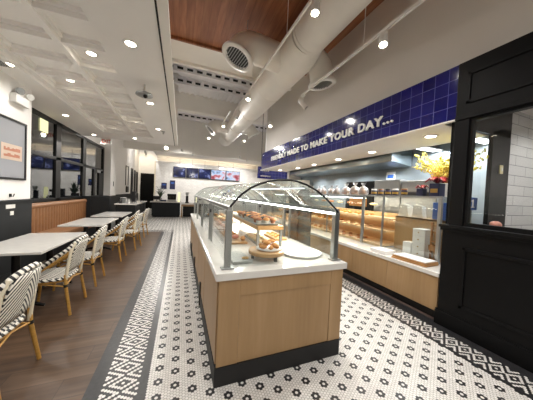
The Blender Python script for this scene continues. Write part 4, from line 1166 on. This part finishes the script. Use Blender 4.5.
# ------------------------------------------------------------------ far counter, menu boards, cove
t = thing('coffee_counter', 'dark far counter with white top facing down the aisle', 'counter', (0, 13.2, 0))
MB().box(-1.42, 0.0, 0, .75, .08, .80).build('front', 'charcoal_panel', t, bevel=.004); MB().box(-1.38, -.02, .04, .7, 0, .08).build('toe_kick', 'toe_black', t)
MB().box(-1.5, .05, -.05, .8, .80, .86).build('worktop', 'white_quartz', t, bevel=.004)
t = thing('wood_end_table', 'oak framed pick up counter right of the dark far counter', 'counter', (.35, 13.1, 0))
MB().box(-.30, .75, 0, .75, .62, .70).build('top', 'oak_panel', t); MB().box(-.30, .75, 0, .75, .72, .80).build('worktop', 'white_quartz', t)
for x in (-.26, .7): MB().box(x - .035, x + .035, .02, .09, 0, .62).box(x - .035, x + .035, .62, .69, 0, .62).build('leg', 'oak_panel', t)
MB().box(-.2, .66, .3, .7, 0, .6).build('back_box', 'charcoal_panel', t)
Zf = .861
far = [('till_screen', -1.2, .22, .1, .24, 'black_plastic', 'black till screen at the left end of the far counter', 'screen'),
       ('card_box', -.88, .3, .2, .08, 'navy_box', 'dark low box on the far counter', 'box'),
       ('espresso_machine', -.45, .45, .4, .38, 'black_metal', 'black espresso machine on the far counter', 'coffee machine'),
       ('cream_urn', -.08, .12, .12, .52, 'lit_card', 'glowing cream column lamp on the far counter', 'lamp')]
for nm, x, sx, sy, sz, mt, lab, cat in far:
    if nm == 'espresso_machine':
        t = thing(nm, lab, cat, (x, 13.5, Zf))
        MB().box(-.22, .22, -.18, .2, 0, .1).build('drip_base', 'steel', t, bevel=.01); MB().box(-.22, .22, .02, .2, .1, .3).build('body', 'black_metal', t, bevel=.01); MB().box(-.23, .23, -.18, .2, .3, .42).build('head', 'black_metal', t, bevel=.02)
        for xx in (-.1, .1): MB().tube([(xx, -.1, .3), (xx, -.1, .22), (xx, -.24, .21)], .015, 6).build('group_handle', 'black_plastic', t)
    elif nm == 'till_screen':
        t = thing(nm, lab, cat, (x, 13.35, Zf)); MB().box(-.08, .08, -.06, .06, 0, .015).tube([(0, 0, .01), (0, 0, .1)], .015, 8).build('stand', 'black_plastic', t); MB().box(-.16, .16, -.02, .01, .08, .28).build('screen', 'black_plastic', t, bevel=.006)
    else:
        slab_box(nm, (x, 13.4, Zf), sx, sy, sz, mt, lab, cat)
t = thing('coffee_grinder', 'tall black coffee grinder right of the espresso machine', 'coffee grinder', (.36, 13.5, .801)); MB().box(-.1, .1, -.1, .14, 0, .05).box(-.07, .07, .0, .14, .05, .4).build('body', 'black_metal', t, bevel=.01); MB().lathe([(.04, .4), (.09, .52), (.09, .6), (.001, .6)], seg=14).build('hopper', 'satin_metal', t)
t = thing('potted_plant', 'leafy green plant in a pot on the far counter', 'plant', (-1.05, 13.68, Zf)); MB().lathe([(.06, 0), (.09, .16), (.08, .17), (.001, .15)], seg=16).build('pot', 'grey_tray', t)
b = MB()
for k in range(40):
    a = random.uniform(0, 6.28); s_ = random.uniform(.1, .34); h = random.uniform(.3, .85)
    b.tube([(0, 0, .15), (s_ * .5 * math.cos(a), s_ * .5 * math.sin(a), .15 + h * .7), (s_ * math.cos(a), s_ * math.sin(a), .15 + h * .85)], [.01, .04, .004], 6, flat=(.15, 1))
b.build('leaves', 'plant_green', t)
for i, (x, z) in enumerate(((-1.03, 1.75), (-.52, 1.85))):
    t = thing('wall_notice', '%s dark blue notice on the far tiled wall, counting from its edge' % ORD[i], 'notice', (x, 15.99, z)); h = .2 if i == 0 else .3
    MB().box(-.16, .16, -.02, 0, -h, h).build('board', 'far_card', t); MB().box(-.1, .1, -.024, -.02, h * .2, h * .6).build('print', 'blue_notice', t)
for i, (x0, x1, m_) in enumerate(((-.5, .28, 'menu_screen_0'), (.3, 1.08, 'menu_screen_1'), (1.1, 1.92, 'menu_screen_2'), (1.94, 2.98, 'food_screen_0'), (3.0, 4.02, 'food_screen_1'))):
    t = thing('menu_screen', '%s wall screen of the menu row, %s' % (ORD[i], 'dark blue menu page' if i < 3 else 'bright food picture'), 'screen', ((x0 + x1) / 2, 15.85, 2.72), 0, 'menu screens')
    w = (x1 - x0) / 2
    MB().box(-w, w, 0, .06, -.35, .35).build('bezel', 'black_plastic', t); MB().box(-w + .025, w - .025, -.004, 0, -.32, .32).build('display', m_, t)
    MB().tube([(0, .03, .35), (0, .03, .9)], .012, 6).build('hanging_rod', 'satin_metal', t)
    MB().box(-.1, .1, .06, .15, -.1, .1).build('bracket', 'black_metal', t)
o = MB().box(-1.5, 5.3, 16.32, 16.36, 3.37, 3.40).build('cove_light', 'cove_strip'); tag(o, 'warm light strip along the top of the far tiled wall', 'light strip')
lamp('cove_lamp', 'AREA', (1.9, 16.38, 3.42), 6, (1, .86, .66), 6.6, (1.9, 16.5, 3.9), sizey=.05)
t = thing('wall_sconce', 'small grey wall lamp high above the black door', 'wall lamp', (-2.6, YF, 4.3)); MB().box(-.05, .05, -.05, 0, -.1, .1).build('plate', 'satin_metal', t)
MB().tube([(0, -.05, .05), (.08, -.2, -.1), (.1, -.25, -.25)], .06, 10).build('shade', 'satin_metal', t)
lamp('hall_lamp', 'SPOT', (-2.4, 17.2, 4.9), 150, (1, .84, .6), .1, (-2.5, 18.8, 2.6), angle=80)
head('lit spotlight high in the corridor before the black door', -1.7, 15.0, 4.6, (-2.4, 18.9, 2.8), 120, rod=1.1)
for i, (x, y) in enumerate(((.6, 13.6), (3.2, 12.8), (4.4, 10.6), (0.0, 12.4), (3.9, 13.7))):
    head('lit spotlight over the coffee bar, %s of the scattered group' % ORD[i], x, y, 3.75 if i != 2 else 4.5, (x, 16, 1.5) if i != 2 else (x, y - 1.5, 0), 170, rod=1.95 if i != 2 else 1.2, angle=95)

# ------------------------------------------------------------------ world + view
w = bpy.data.worlds.new('night'); SC.world = w; w.use_nodes = True
w.node_tree.nodes['Background'].inputs[0].default_value = lin('#1d2430'); w.node_tree.nodes['Background'].inputs[1].default_value = .3
vs_ = SC.view_settings; vs_.view_transform = 'Standard'; vs_.look = 'None'; vs_.gamma = 1; vs_.exposure = 0.22; vs_.use_curve_mapping = False
SC.cycles.use_denoising = True; SC.cycles.max_bounces = 10; SC.cycles.diffuse_bounces = 8; SC.cycles.glossy_bounces = 4; SC.cycles.transparent_max_bounces = 24
SC.cycles.sample_clamp_indirect = 4; SC.cycles.caustics_reflective = False; SC.cycles.caustics_refractive = False
